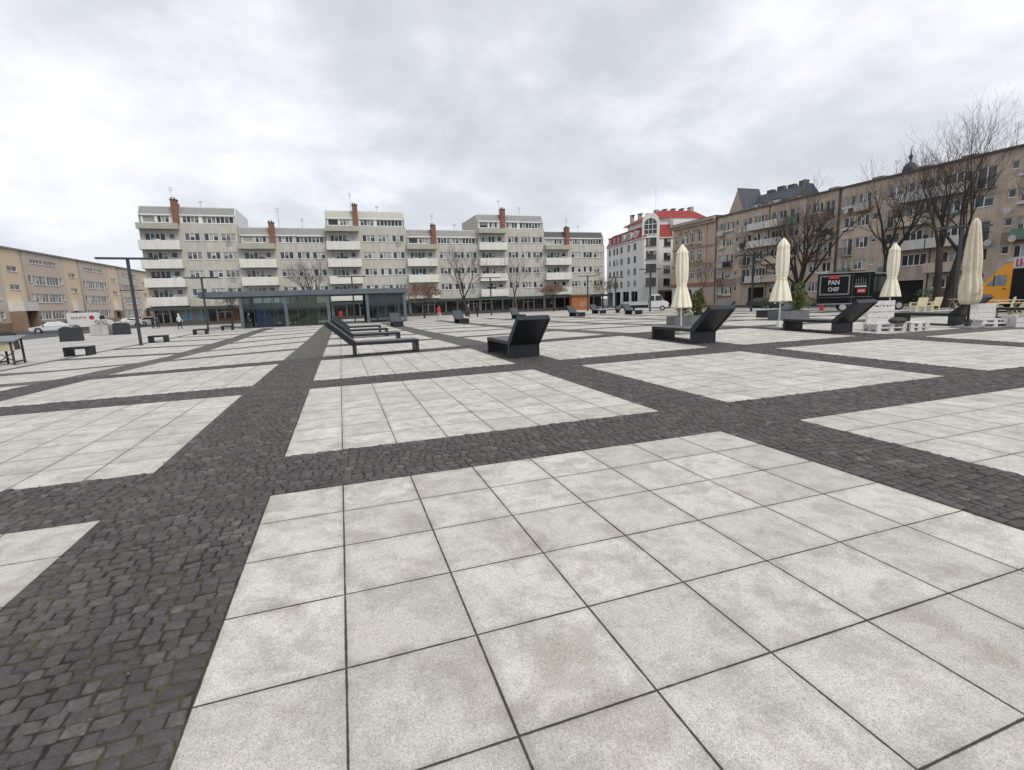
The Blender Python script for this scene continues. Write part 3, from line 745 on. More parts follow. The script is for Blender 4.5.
for (x, h, lb, c) in ((-7.0, .9, 'small pale blue stand next to the blue board in the pavilion', (.3, .5, .6)), (-5.9, 1.3, 'grey counter inside the pavilion near the green panels', (.25, .28, .28))):
    o = MB(); o.box(0, .6, 0, .5, 0, h, mat('stand_%s' % int(h * 10), c, .5), .02); o = o.build('display_stand', None, (x, PY + 2.2, -.44)); tag(o, lb, 'display stand')

hedge_g = leaf_mat('hedge_leaf', (.035, .055, .020))
# ------------------------------------------------------------------ buildings: shared pieces
frame_w = mat('window_frame', (.70, .70, .68), .5, var=.05); frame_b = mat('brown_frame', (.10, .07, .05), .6)
gl_dark = glass_mat('pane_dark', (.030, .036, .042)); gl_mid = glass_mat('pane_grey', (.075, .085, .095)); gl_cur = glass_mat('pane_curtain', (.34, .34, .33), .25, .3)
gl_pink = glass_mat('pane_red_curtain', (.28, .10, .11), .3, .3)
WIN = {}
def win_mesh(wd, h, n, var, fr=None, transom=False):
    key = (round(wd, 2), round(h, 2), n, var % 6, fr.name if fr else '', transom)
    if key in WIN: return WIN[key]
    rr = random.Random(var % 6 * 91 + n); fr = fr or frame_w; m = MB(); e = .065
    m.box(-wd / 2, wd / 2, -.035, .035, 0, e, fr); m.box(-wd / 2, wd / 2, -.035, .035, h - e, h, fr)
    m.box(-wd / 2, -wd / 2 + e, -.034, .034, e, h - e, fr); m.box(wd / 2 - e, wd / 2, -.034, .034, e, h - e, fr)
    m.box(-wd / 2 - .06, wd / 2 + .06, -.20, -.036, -.05, -.012, fr)
    iw = wd - 2 * e
    for k in range(n):
        xa = -wd / 2 + e + iw * k / n; xb = xa + iw / n
        if k: m.box(xa - .045, xa + .045, -.032, .032, e, h - e, fr)
        g = rr.choice([gl_dark, gl_dark, gl_dark, gl_mid, gl_mid, gl_mid, gl_cur, gl_cur])
        q = MB
        m.quad((xa, .012, e), (xb, .012, e), (xb, .012, h - e), (xa, .012, h - e), g)
        if g is not gl_cur and rr.random() < .45:      # half drawn blind or net curtain behind the pane
            s = h * rr.uniform(.25, .5); m.quad((xa + .05, .006, h - e - s), (xb - .05, .006, h - e - s), (xb - .05, .006, h - e), (xa + .05, .006, h - e), gl_cur)
    if transom: m.box(-wd / 2 + e, wd / 2 - e, -.03, .03, h * .68, h * .68 + .06, fr)
    WIN[key] = m.mesh('window'); return WIN[key]
def window(parent, x, z, wd, h, n, y=.1, rotz=0, var=None, fr=None, transom=False, name='window'):
    return put(name, win_mesh(wd, h, n, rng.randrange(6) if var is None else var, fr, transom), parent, (x, y, z), rotz)
def wall(mb, x0, x1, z0, z1, holes, mt, y=0, dep=.16, flip=False, T=None):
    """wall in the plane y, facing -y, with rectangular openings (xa, xb, za, zb) and their reveals"""
    T = T or (lambda x, yy, z: (x, yy, z))
    hs = [(max(a, x0), min(b, x1), max(c, z0), min(d, z1)) for a, b, c, d in holes if b > x0 and a < x1 and d > z0 and c < z1]
    xs = sorted({x0, x1, *[h[0] for h in hs], *[h[1] for h in hs]}); zs = sorted({z0, z1, *[h[2] for h in hs], *[h[3] for h in hs]})
    for zi in range(len(zs) - 1):
        run = None
        for xi in range(len(xs) - 1):
            cx, cz = (xs[xi] + xs[xi + 1]) / 2, (zs[zi] + zs[zi + 1]) / 2
            hole = any(a < cx < b and c < cz < d for a, b, c, d in hs)
            if not hole and run is None: run = xs[xi]
            if run is not None and (hole or xi == len(xs) - 2):
                xe = xs[xi] if hole else xs[xi + 1]
                mb.quad(T(run, y, zs[zi]), T(xe, y, zs[zi]), T(xe, y, zs[zi + 1]), T(run, y, zs[zi + 1]), mt); run = None
    for a, b, c, d in hs:
        mb.quad(T(a, y, c), T(a, y + dep, c), T(a, y + dep, d), T(a, y, d), mt); mb.quad(T(b, y, c), T(b, y, d), T(b, y + dep, d), T(b, y + dep, c), mt)
        mb.quad(T(a, y, d), T(a, y + dep, d), T(b, y + dep, d), T(b, y, d), mt); mb.quad(T(a, y, c), T(b, y, c), T(b, y + dep, c), T(a, y + dep, c), mt)
def shell(mb, x0, x1, y0, y1, z0, z1, mt, top=True):
    """side, back and top faces of a block whose front wall is built apart"""
    mb.quad((x0, y1, z0), (x0, y0, z0), (x0, y0, z1), (x0, y1, z1), mt); mb.quad((x1, y0, z0), (x1, y1, z0), (x1, y1, z1), (x1, y0, z1), mt)
    mb.quad((x1, y1, z0), (x0, y1, z0), (x0, y1, z1), (x1, y1, z1), mt)
    if top: mb.quad((x0, y0, z1), (x1, y0, z1), (x1, y1, z1), (x0, y1, z1), mt)
ant = mat('antenna', (.25, .25, .26), .5, .6)
def antenna(parent, x, y, z, h, seed):
    rr = random.Random(seed); m = MB(); m.tube([(x, y, z), (x, y, z + h)], [.03, .022], 5, ant)
    for k in range(4): zz = z + h * (.98 - .07 * k); q = .35 - .05 * k; m.box(x - q, x + q, y - .015, y + .015, zz, zz + .03, ant)
    m.build('antenna', parent)

# ------------------------------------------------------------------ stepped grey-green apartment row at the far side
olive = mat('olive_plaster', (.455, .445, .39), .9, var=.10, scale=.5, grime=.42); olive_d = mat('olive_ledge', (.37, .36, .30), .9, var=.08)
creamb = mat('balcony_panel', (.64, .625, .58), .8, var=.06, grime=.3); slabg = mat('slab_grey', (.28, .28, .25), .9)
roof_gr = mat('grey_sheet_roof', (.235, .235, .225), .7, var=.12, scale=2); roof_dk = mat('dark_sheet_roof', (.075, .075, .078), .7, var=.2, scale=2)
white_trim = mat('white_trim', (.66, .66, .65), .6, var=.05)
brick = brick_mat('chimney_brick', (.24, .088, .055), (.19, .066, .043), (.25, .2, .16)); capm = mat('chimney_cap', (.10, .09, .085), .9)
shop_dk = glass_mat('shop_pane', (.035, .04, .045), .05); canopy_m = mat('canopy_dark', (.035, .045, .042), .7); canopy_g = mat('canopy_green_edge', (.028, .045, .038), .6)
tile_band = mat('shop_plinth', (.24, .215, .185), .8, var=.15); pier = mat('shop_pier', (.36, .35, .33), .8, var=.1); rust = mat('rust_shop', (.20, .09, .06), .8, var=.2)
poster_b = mat('shop_poster', (.16, .36, .46), .6, var=.25); gap_m = mat('unlit_room', (.012, .012, .012), 1)
HEADS = [4.78, 7.40, 10.02, 12.64]        # window heads per storey (world z), sills 1.05 below
W = 12.28
def block_section(x0, tall, roofm, label, seed, shop='glass'):
    rr = random.Random(seed); t = thing('apartment_block', label, 'apartment building', (x0, 80, 0), 0, 'stepped sections of the grey green apartment row')
    top = 13.95 if tall else 11.25
    nlev = 4 if tall else 3
    holes, wins, m = [], [], MB()
    for k in range(nlev):
        hd = HEADS[k]
        for (a, b, n, sh) in ((.55, 3.05, 4, 1.35), (3.45, 4.25, 1, .85), (5.4, 7.35, 3, 1.05), (7.85, 9.70, 3, 1.05), (10.05, 11.95, 3, 1.05)):
            holes.append((a, b, hd - sh, hd)); wins.append((a, b, hd - sh, sh, n))
    wall(m, 0, W, 2.25, top, holes, olive); shell(m, 0, W, 0, 12, 2.25, top, olive)
    shell(m, 0, W, 1.3, 12, -.6, 2.249, slabg, False)
    m.build('wall', t)
    for (a, b, z, h, n) in wins: window(t, (a + b) / 2, z, b - a - .02, h, n, .11, var=rr.randrange(6))
    for k in range(nlev):
        z = HEADS[k] - 2.33 if k else 2.42
        if k == 0 and not tall and shop == 'low': continue
        b = MB(); b.box(.02, 4.9, -.95, -.002, z - .09, z + .03, slabg); b.box(-.06, 4.94, -1.03, -.93, z - .02, z + 1.24, creamb)
        b.box(-.06, .01, -.929, -.004, z + .031, z + 1.22, creamb); b.box(4.87, 4.94, -.929, -.004, z + .031, z + 1.22, creamb)
        bal = b.build('balcony', t)
        if rr.random() < .75:
            c = MB()
            for q in range(rr.randrange(2, 6)): xx = rr.uniform(.5, 4.3); c.box(xx, xx + rr.uniform(.2, .6), -.9, -.7, z + 1.0, z + rr.uniform(1.28, 1.5), rr.choice([gap_m, slabg, hedge_g, rust, poster_b, frame_w]))
            c.build('balcony_clutter', bal)
    b = MB(); b.box(-.04, 4.94, -1.0, -.004, top - .85, top - .06, olive_d); b.build('attic_terrace', t)
    # attic set back behind a strip of windows, sheet-metal fascia leaning back above it
    ah = [(.45, 2.0, 1), (2.2, 3.7, 3), (5.3, 7.4, 4), (7.8, 11.9, 7)]
    z0 = top; m = MB()
    hl = [(a, b, z0 + .18, z0 + 1.16) for a, b, n in ah]
    wall(m, .25, W - .25, z0, z0 + 1.28, hl, olive if not tall else white_trim, .45, .14); m.build('attic_wall', t)
    for a, b, n in ah: window(t, (a + b) / 2, z0 + .18, b - a - .02, .97, n, .55, var=rr.randrange(6))
    m = MB(); zt = z0 + 1.28
    m.box(.12, W - .12, .28, .449, zt - .12, zt + .06, white_trim)
    m.quad((.12, .30, zt + .061), (W - .12, .30, zt + .061), (W - .12, .95, zt + 1.15), (.12, .95, zt + 1.15), roofm)
    m.quad((.12, .95, zt + 1.15), (W - .12, .95, zt + 1.15), (W - .12, 11.5, zt + 1.25), (.12, 11.5, zt + 1.25), roof_gr)
    m.quad((W - .12, 11.5, z0), (.12, 11.5, z0), (.12, 11.5, zt + 1.25), (W - .12, 11.5, zt + 1.25), olive)
    m.box(.12, W - .12, .93, .99, zt + 1.12, zt + 1.22, white_trim)
    m.build('roof', t)
    for xx, side in ((.12, -1), (W - .12, 1)):
        m = MB(); p = [(.28, z0), (11.5, z0), (11.5, zt + 1.25), (.95, zt + 1.15), (.28, zt + .06)]
        m.prism(p, xx - .05, xx + .05, white_trim if (tall and side > 0 and seed == 1) else olive); m.build('attic_side_wall', t)
    ch = MB(); ct = zt + 1.95 if tall else zt + 1.75
    ch.box(4.25, 5.0, -.12, .8, top - .25, ct, brick); ch.box(4.62, 5.0, .81, 1.5, top, ct - .35, brick); ch.box(4.18, 5.07, -.2, .88, ct, ct + .1, capm); c = ch.build('chimney', t)
    m = MB()
    for q in (.35, .7): m.tube([(4.0 + q, .3, ct + .1), (4.0 + q, .3, ct + .4)], [.1, .1], 8, capm)
    m.build('chimney_pot', c)
    antenna(t, 4.9 + rr.uniform(-1, 1), 1.6, zt + 1.1, rr.uniform(2.2, 3.2), seed); antenna(t, rr.uniform(7, 10), 3, zt + 1.1, rr.uniform(1.2, 2), seed + 40)
    # railings of french windows and air-conditioning on the right column
    for k in range(nlev):
        if rr.random() < .6:
            m = MB(); zb = HEADS[k] - 1.6
            for q in range(9): m.box(10.6 + q * .09, 10.62 + q * .09, -.14, -.12, zb, zb + 1.0, slabg)
            m.box(10.58, 11.36, -.15, -.11, zb + 1.0, zb + 1.04, slabg); m.box(10.58, 11.36, -.15, -.11, zb - .03, zb, slabg); m.build('balustrade', t)
    # shop storey
    m = MB(); m.box(-.02, W + .02, -1.9, 1.28, 1.82, 2.18, canopy_m); m.box(-.02, W + .02, -1.94, -1.901, 1.78, 2.22, canopy_g if shop != 'plain' else canopy_m); m.build('shop_canopy', t)
    m = MB(); m.box(0, W, .6, 1.29, -.6, -.02, tile_band)
    for q in range(7): xx = q * (W - .22) / 6; m.box(xx, xx + .22, .38, .599 if False else .62, -.019, 1.82, pier)
    if shop == 'plain': m.box(3.0, 7.0, .62, 1.0, -.019, 1.82, mat('shop_grey_wall', (.26, .255, .25), .8))
    m.build('shop_front', t)
    for q in range(6):
        xx = .22 + q * (W - .22) / 6; wd = (W - .22) / 6 - .22
        p = MB(); p.quad((xx, .8, -.019), (xx + wd, .8, -.019), (xx + wd, .8, 1.82), (xx, .8, 1.82), shop_dk)
        fr = frame_w if (q + seed) % 4 == 1 else pav_dark
        p.box(xx + wd * .5 - .03, xx + wd * .5 + .03, .74, .799, -.018, 1.81, fr); p.box(xx, xx + wd, .75, .79, 1.28, 1.34, fr)
        if fr is frame_w: p.box(xx + .02, xx + .09, .73, .79, -.01, 1.27, fr); p.box(xx + wd * .5 - .08, xx + wd * .5 - .031, .73, .79, -.01, 1.27, fr)
        p.build('shop_window', t)
    if shop == 'plain':
        for xx in (3.6, 5.6): p = MB(); p.box(xx, xx + 1.25, .585, .615, .25, 1.45, poster_b); p.build('poster', t)
        p = MB(); p.box(8.3, 11.9, .55, .6, -.02, .45, rust); p.box(10.0, 11.9, .5, .549, .3, 1.75, rust); p.build('shop_panel', t)
    return t
XS = [-24.95 + W * k for k in range(6)]
block_section(XS[0], True, roof_gr, 'leftmost six storey section of the long grey green block, white strip at its attic side', 1, 'plain')
block_section(XS[1], False, roof_gr, 'five storey section of the long block behind the left half of the glass pavilion', 2)
block_section(XS[2], True, mat('olive_fascia', (.42, .41, .36), .9, var=.06), 'six storey section with a plain pale attic fascia, behind the right half of the pavilion', 3)
block_section(XS[3], False, roof_gr, 'five storey section of the long block above the woman in red', 4)
block_section(XS[4], True, roof_gr, 'six storey section of the long block behind the two bare trees', 5)
block_section(XS[5], False, roof_dk, 'rightmost five storey section of the long block, with a dark attic roof', 6)

# orange timber kiosk
ork = mat('orange_boards', (.36, .115, .045), .7, var=.3, scale=3)
t = thing('kiosk', 'orange brown timber kiosk at the right end of the shop row', 'kiosk', (40.2, 76.6, -.5))
m = MB(); m.box(0, 3.5, 0, 1.1, 0, 2.5, ork)
for k in range(9): m.box(-.02, 3.52, -.03, -.002, .1 + k * .27, .1 + k * .27 + .22, ork)
m.build('body', t); m = MB(); m.box(-.2, 3.7, -.3, 1.2, 2.5, 2.68, capm); m.build('roof', t)
m = MB(); m.box(1.5, 3.2, -.05, -.031, .5, 1.5, mat('kiosk_picture', (.30, .16, .10), .6, var=.5, scale=2)); m.build('poster', t)

# ------------------------------------------------------------------ orange striped block on the left
brownp = mat('brown_plaster', (.55, .465, .39), .9, var=.07, scale=.5, grime=.18); orangep = mat('orange_plaster', (.66, .53, .38), .9, var=.06, scale=.6, grime=.15)
stonep = mat('brown_plinth', (.25, .18, .125), .9, var=.2, scale=2)
def left_section(y0, label, seed, arch=False):
    """one stairwell unit, 17.9 m: orange strip 5.4 m then brown field"""
    rr = random.Random(seed); t = thing('apartment_block', label, 'apartment building', (-45, y0, 0), R90, 'sections of the orange striped block')
    Wd = 17.6; st = 5.0; m = MB(); holes = []; wins = []
    for hd, h in ((10.5, .62), (7.95, 1.4), (5.15, 1.4), (2.4, 1.4)):
        for (a, b, n) in ((6.3, 7.2, 1), (7.5, 11.2, 4), (11.5, 15.2, 4), (15.5, 16.4, 1)):
            if h < 1: 
                if n == 1: continue
            hh = h if n > 1 else h * .75
            holes.append((a, b, hd - hh, hd)); wins.append((a, b, hd - hh, hh, n))
    hs = [(1.3, 3.8, z - .75, z) for z in (9.05, 6.35, 3.75)]
    wall(m, 0, st, 2.2, 11.55, hs, orangep, -.001); m.build('stair_wall', t)
    m = MB(); wall(m, st, Wd, 1.9 - 1.2, 11.55, holes, brownp); shell(m, 0, Wd, 0, 11, -.7, 11.55, brownp, False); m.build('wall', t)
    for (a, b, z, h, n) in wins: window(t, (a + b) / 2, z, b - a - .02, h, n, .11, var=rr.randrange(6))
    for (a, b, c, d) in hs: window(t, (a + b) / 2, c, b - a - .02, d - c, 2, .11, var=rr.randrange(6))
    m = MB(); m.box(-.05 if arch else 0, Wd, -.28, 11, 11.55, 11.78, slabg)
    for q in range(3): xx = 2.5 + q * 5 + rr.uniform(-1, 1); m.box(xx, xx + 1.6, 3, 4.2, 11.781, 12.3, slabg)
    m.build('roof', t)
    m = MB(); wall(m, 0, Wd, -.7, .699 if False else .7, [(8.0, 11.5, -.7, .5)], stonep, -.002, 1.2); m.box(7.9, 11.6, -1.4, -.01, .52, .7, slabg); m.quad((8, 1.1, -.7), (11.5, 1.1, -.7), (11.5, 1.1, .5), (8, 1.1, .5), gap_m)
    wall(m, 0, st, .7, 2.2, [(1.6, 3.4, .7, 1.9)], stonep, -.003, .5); m.quad((1.6, .45, .7), (3.4, .45, .7), (3.4, .45, 1.9), (1.6, .45, 1.9), gap_m); m.build('plinth', t)
    m = MB(); m.tube([(5.3, -.12, -.6), (5.3, -.12, 11.5)], [.07, .07], 6, slabg); m.build('drainpipe', t)
    m = MB(); m.box(-.1, 3.5 if arch else 2.2, -1.9, -.01, 2.4, 3.75, creamb) if arch else m.box(1.0, 2.6, -.7, -.01, 2.3, 3.7, creamb); m.build('entrance_canopy', t)
    if arch:
        for xx in (-.1, 3.2): m = MB(); m.box(xx, xx + .3, -1.9, -.02, -.6, 2.399, stonep); m.build('porch_wall', t)
left_section(70.6, 'section of the orange striped block nearest the left edge, mostly cut off', 21)
left_section(88.2 - .0, 'orange striped section with a deep pale entrance porch, behind the silver saloon', 22, True)
left_section(105.8, 'orange striped section behind the white delivery van', 23)
left_section(141.0, 'sliver of the orange striped block showing past the grey block corner', 25)
left_section(123.4, 'farthest orange striped section, beside the grey block and behind the tall lamp', 24)

# ------------------------------------------------------------------ brown row on the right
tan = mat('tan_plaster', (.445, .365, .29), .9, var=.2, scale=.6, grime=.5); tan_d = mat('tan_dark', (.26, .19, .145), .9, var=.15, scale=.8)
tan_l = mat('tan_light', (.50, .42, .33), .9, var=.1, grime=.3); eave = mat('eave_dark', (.10, .09, .085), .8)
rail_g = mat('green_rail', (.16, .26, .22), .7); rail_w = mat('pale_rail', (.52, .52, .50), .7, var=.1, grime=.2); rail_d = mat('black_rail', (.03, .03, .032), .6)
def right_section(y0, nu, label, seed):
    rr = random.Random(seed); U = 11.5; Wd = U * nu
    t = thing('apartment_block', label, 'apartment building', (65, y0, 0), -R90, 'sections of the brown apartment row')
    holes, wins, bal = [], [], []
    for uix in range(nu):
        for col, (a, b, n) in enumerate(((.75, 2.1, 2), (2.45, 4.1, 3), (4.45, 5.1, 1), (6.2, 7.9, 2), (8.4, 11.1, 4))):
            if uix % 2: a, b = U - b, U - a
            a += uix * U; b += uix * U
            for lev, hd in enumerate((2.75, 5.4, 8.15, 10.9, 13.6)):
                h = 1.3 if n > 1 else .8
                french = (n == 2 and lev > 0 and rr.random() < .6) or (n == 3 and lev in (2, 4) and rr.random() < .5)
                if french: h = 2.15
                if lev == 0 and n == 4 and uix % 2 == 0: holes.append((a - .6, b, -.3, 2.4)); continue
                if lev == 0 and col == 3 and uix % 2 == 0: continue
                holes.append((a, b, hd - h, hd)); wins.append((a, b, hd - h, h, n))
                if french: bal.append((a, b, hd - h, 'rail'))
                elif n == 4 and lev > 0 and rr.random() < .8: bal.append((a, b, hd - h, 'box'))
                elif n > 1 and rr.random() < .5: bal.append((a, b, hd - h, 'flower'))
    m = MB(); wall(m, 0, Wd, -.5, 14.75, holes, tan, dep=.2); shell(m, 0, Wd, 0, 12, -.5, 14.75, tan)
    for h in holes:
        if h[2] < 0: m.quad((h[0], .19, h[2]), (h[1], .19, h[2]), (h[1], .19, h[3]), (h[0], .19, h[3]), gap_m)
    m.build('wall', t)
    # darker render panels between some windows
    for uix in range(nu):
        for k in range(4):
            if rr.random() < .85:
                a = uix * U + (.3 if uix % 2 == 0 else 6.3); z = (2.85, 5.5, 8.25, 11.0)[k]
                p = MB(); p.box(a, a + rr.choice([3.9, 4.9]), -.012, -.002, z, z + 1.2 if rr.random() < .5 else z + 1.25, rr.choice([tan_d, tan_l])); p.build('render_panel', t)
    for i, (a, b, z, h, n) in enumerate(wins): window(t, (a + b) / 2, z, b - a - .02, h, n, .14, var=rr.randrange(6))
    for (a, b, z, kind) in bal:
        p = MB()
        if kind == 'rail':
            c = rr.choice([rail_g, rail_d, rail_d, rail_w]); p.box(a - .15, b + .15, -.55, -.002, z - .1, z - .01, slabg)
            nb = 12
            for q in range(nb): xx = a - .13 + (b - a + .24) * q / (nb - 1); p.box(xx - .012, xx + .012, -.54, -.516, z - .009, z + .95, c)
            p.box(a - .15, b + .15, -.56, -.5, z + .95, z + 1.0, c); p.box(a - .15, a - .12, -.5, -.01, z + .95, z + 1.0, c); p.box(b + .12, b + .15, -.5, -.01, z + .95, z + 1.0, c)
            if rr.random() < .5: p.box(a - .1, b + .1, -.505, -.49, z + .05, z + .9, c)
            p.build('balcony', t)
        elif kind == 'box':
            p.box(a - .3, b + .3, -1.1, -.002, z - 1.0, z - .88, slabg); p.box(a - .32, b + .32, -1.15, -1.06, z - .95, z + .12, rr.choice([rail_w, rail_w, tan_l, creamb]))
            p.box(a - .32, a - .25, -1.059, -.01, z - .879, z + .1, tan_l); p.box(b + .25, b + .32, -1.059, -.01, z - .879, z + .1, tan_l); p.build('balcony', t)
        else:
            p.box(a - .1, b + .1, -.4, -.03, z - .32, z - .06, rr.choice([rail_w, tan_l, rail_g])); p.build('window_box', t)
    m = MB(); m.box(0, Wd, -.35, 12.2, 14.75, 14.95, eave)
    for q in range(nu * 2): xx = 2 + q * 5.5 + rr.uniform(-1, 1); m.box(xx, xx + 1.4, 2.5, 3.4, 14.951, 15.75, tan_d)
    m.build('roof', t)
    dish = mat('dish_grey', (.45, .45, .44), .5)
    for q in range(nu * 5):
        m = MB(); dx, dz = rr.uniform(.5, Wd - .5), rr.choice([3.1, 5.8, 8.5, 11.2]) + rr.uniform(0, .5)
        m.prism([(dx + .34 * math.cos(k * .524), dz + .34 * math.sin(k * .524)) for k in range(12)], -.62, -.57, dish, 'y'); m.box(dx - .03, dx + .03, -.569, -.005, dz - .03, dz + .03, dish); m.build('satellite_dish', t)
    for q in range(nu): antenna(t, 4 + q * U + rr.uniform(-2, 2), 1.5, 14.95, rr.uniform(1.5, 3), seed + q)
    for q in range(nu + 1): xx = min(Wd - .1, max(.1, q * U)); m = MB(); m.tube([(xx, -.1, -.4), (xx, -.1, 14.7)], [.06, .06], 6, eave); m.build('drainpipe', t)
right_section(69.0, 2, 'brown balconied apartment section next to the ornate tenement, behind the second parasol', 31)
right_section(46.0, 2, 'brown balconied apartment section behind the food trailer and the tall bare trees', 32)
right_section(23.0, 2, 'brown balconied apartment section cut by the right edge of the view', 33)

# ornate old tenement at the end of the row
ten = mat('tenement_plaster', (.46, .37, .29), .9, var=.12, scale=.7, grime=.3); tenp = mat('pink_plaster', (.44, .345, .285), .9, var=.1, grime=.2); tw = mat('white_plaster', (.62, .61, .58), .9, var=.06, grime=.2)
redb = mat('red_band', (.33, .145, .09), .8, var=.15); orn = mat('stucco', (.33, .235, .175), .9, var=.3, scale=3)
t = thing('tenement_house', 'ornate beige tenement with stucco relief and white ground floor, left of the brown row', 'tenement', (65, 81.2, 0), -R90)
holes, wins = [], []
for hd, h in ((12.95, 1.7), (9.7, 1.8), (6.25, 1.7)):
    for (a, b, n) in ((.7, 1.6, 2), (2.6, 4.6, 3), (5.3, 6.4, 2), (7.3, 8.4, 2)):
        holes.append((a, b, hd - h, hd)); wins.append((a, b, hd - h, h, n))
for (a, b) in ((1.2, 2.7), (3.5, 6.0)): holes.append((a, b, -.4, 2.4))
m = MB(); wall(m, 0, 9.2, 3.1, 14.2, holes, ten, dep=.25); wall(m, 0, 9.2, -.5, 3.1, holes, tw, dep=.3); wall(m, 9.2, 12.2, -.5, 14.2, [], tenp); shell(m, 0, 12.2, 0, 12, -.5, 14.2, ten)
for h in holes[-2:]: m.quad((h[0], .29, h[2]), (h[1], .29, h[2]), (h[1], .29, h[3]), (h[0], .29, h[3]), shop_dk)
m.build('wall', t)
for (a, b, z, h, n) in wins: window(t, (a + b) / 2, z, b - a - .02, h, n, .17, transom=True)
m = MB(); m.box(-.1, 12.2, -.55, 12.2, 14.2, 14.5, ten); m.box(-.1, 12.2, -.8, 12.2, 14.5, 14.75, orn); m.box(-.1, 12.2, -.95, 12.2, 14.75, 15.0, ten); m.box(-.1, 12.2, -.3, 12, 15.0, 15.3, eave); m.build('cornice', t)
m = MB()
for z, mt_, d in ((3.1, redb, .22), (3.75, tan_l, .12), (10.2, orn, .2), (7.0, orn, .2), (6.75, ten, .1)): m.box(0, 12.2, -d, -.003, z, z + (.6 if mt_ is redb else .25), mt_)
m.build('string_course', t)
rr = random.Random(8)
for z in (10.5, 7.3, 13.05):
    for x in (2.1, 3.6, 5.85, 7.85, 4.95, 6.9):
        m = MB()
        for q in range(6 if z < 13 else 2):
            xx, zz, s = x + rr.uniform(-.55, .55), z + rr.uniform(0, .55), rr.uniform(.1, .28); m.box(xx - s, xx + s, -rr.uniform(.08, .24), -.004, zz - s * .6, zz + s * .6, orn)
        m.build('stucco_relief', t)
m = MB()
for x in (9.3, 11.6): m.box(x, x + .5, -.16, -.004, 4.1, 14.1, tenp)
m.build('pilaster', t)

# ------------------------------------------------------------------ white corner building with red mansard
wht = mat('white_render', (.70, .69, .665), .85, var=.04, scale=.4, grime=.1); redt = mat('red_roof_tiles', (.25, .036, .032), .8, var=.2, scale=3); redw = mat('dormer_red', (.33, .05, .045), .7)
ANG = math.atan2(-.99, -.143)
t = thing('corner_building', 'white corner building with a bright red mansard roof and a round topped tower', 'corner building', (65.6, 108.4, 0), ANG)
LB_ = 20.7; holes, wins = [], []
for hd in (13.05, 10.35, 7.7, 5.05):
    for (a, b) in ((1.3, 2.5), (4.1, 5.2), (6.0, 7.1), (8.4, 9.8), (12.4, 13.8), (15.7, 17.1)):
        holes.append((a, b, hd - 1.35, hd)); wins.append((a, b, hd - 1.35, 1.35, 2))
for a, b in ((.8, 3.9), (5.0, 8.6), (9.8, 13.4), (14.6, 18.0)): holes.append((a, b, -.6, 2.7))
m = MB(); wall(m, 0, LB_, -.7, 13.7, holes, wht, dep=.2); shell(m, 0, LB_, 0, 24, -.7, 13.7, wht)
for h in holes[-4:]: m.quad((h[0], 1.5, h[2]), (h[1], 1.5, h[2]), (h[1], 1.5, h[3]), (h[0], 1.5, h[3]), shop_dk); m.quad((h[0], .2, h[3]), (h[0], 1.5, h[3]), (h[1], 1.5, h[3]), (h[1], .2, h[3]), wht)
m.build('wall', t)
for (a, b, z, h, n) in wins: window(t, (a + b) / 2, z, b - a - .02, h, n, .14, fr=frame_b if rng.random() < .7 else frame_w)
for z in (12.0, 9.1, 6.4, 3.7):        # end face
    window(t, LB_ + .02, z, 1.5, 1.5, 2, 5.4, R90, fr=frame_b); window(t, LB_ + .02, z, 1.3, 1.4, 2, 10.5, R90, fr=frame_b)
m = MB(); E0, E1 = 13.7, 16.6
m.box(-.2, LB_ + .25, -.3, 24.2, E0 - .02, E0 + .14, wht)
pA = [(-.1, -.2), (LB_ + .15, -.2), (LB_ + .15, 24.1), (-.1, 24.1)]; pB = [(-.1, 1.5), (LB_ - 1.3, 1.5), (LB_ - 1.3, 22), (-.1, 22)]
for k in range(4):
    (ax, ay), (bx, by) = pA[k], pA[(k + 1) % 4]; (cx, cy2), (dx, dy) = pB[(k + 1) % 4], pB[k]
    m.quad((ax, ay, E0 + .145), (bx, by, E0 + .145), (cx, cy2, E1), (dx, dy, E1), redt)
m.poly([(x, y, E1) for x, y in pB], redt); m.build('mansard_roof', t)
for (a, b) in ((1.0, 2.4), (4.0, 5.3), (6.4, 7.7), (9.0, 10.4), (11.6, 14.2), (15.6, 17.2)):
    d = MB(); d.box(a, b, .05, 1.6, E0 + .3, E0 + 2.1, redw if b - a < 2 and a < 9 else wht); d.box(a - .12, b + .12, -.1, 1.7, E0 + 2.1, E0 + 2.25, redt); dm = d.build('dormer', t)
    window(dm, (a + b) / 2, E0 + .55, b - a - .25, 1.35, 2, .01, fr=frame_w)
m = MB(); m.box(7.0, LB_ - 1.6, 2.4, 15.2, E1 - .05, E1 + 1.3, wht)
qA = [(5.6, 1.7), (LB_ - 1.0, 1.7), (LB_ - 1.0, 15.6), (5.6, 15.6)]; qB = [(8.6, 5.0), (LB_ - 2.6, 5.0), (LB_ - 2.6, 12.6), (8.6, 12.6)]; F0, F1 = E1 + 1.3, E1 + 3.1
for k in range(4):
    (ax, ay), (bx, by) = qA[k], qA[(k + 1) % 4]; (cx, cy2), (dx, dy) = qB[(k + 1) % 4], qB[k]
    m.quad((ax, ay, F0), (bx, by, F0), (cx, cy2, F1), (dx, dy, F1), redt)
m.poly([(x, y, F1) for x, y in qB], redt); m.poly([(x, y, F0 - .02) for x, y in qA], wht)
m.box(LB_ - 1.8, LB_ + .1, 6.6, 13.0, E0 + .2, E1 + .9, wht); m.build('penthouse', t)
rr = random.Random(4)
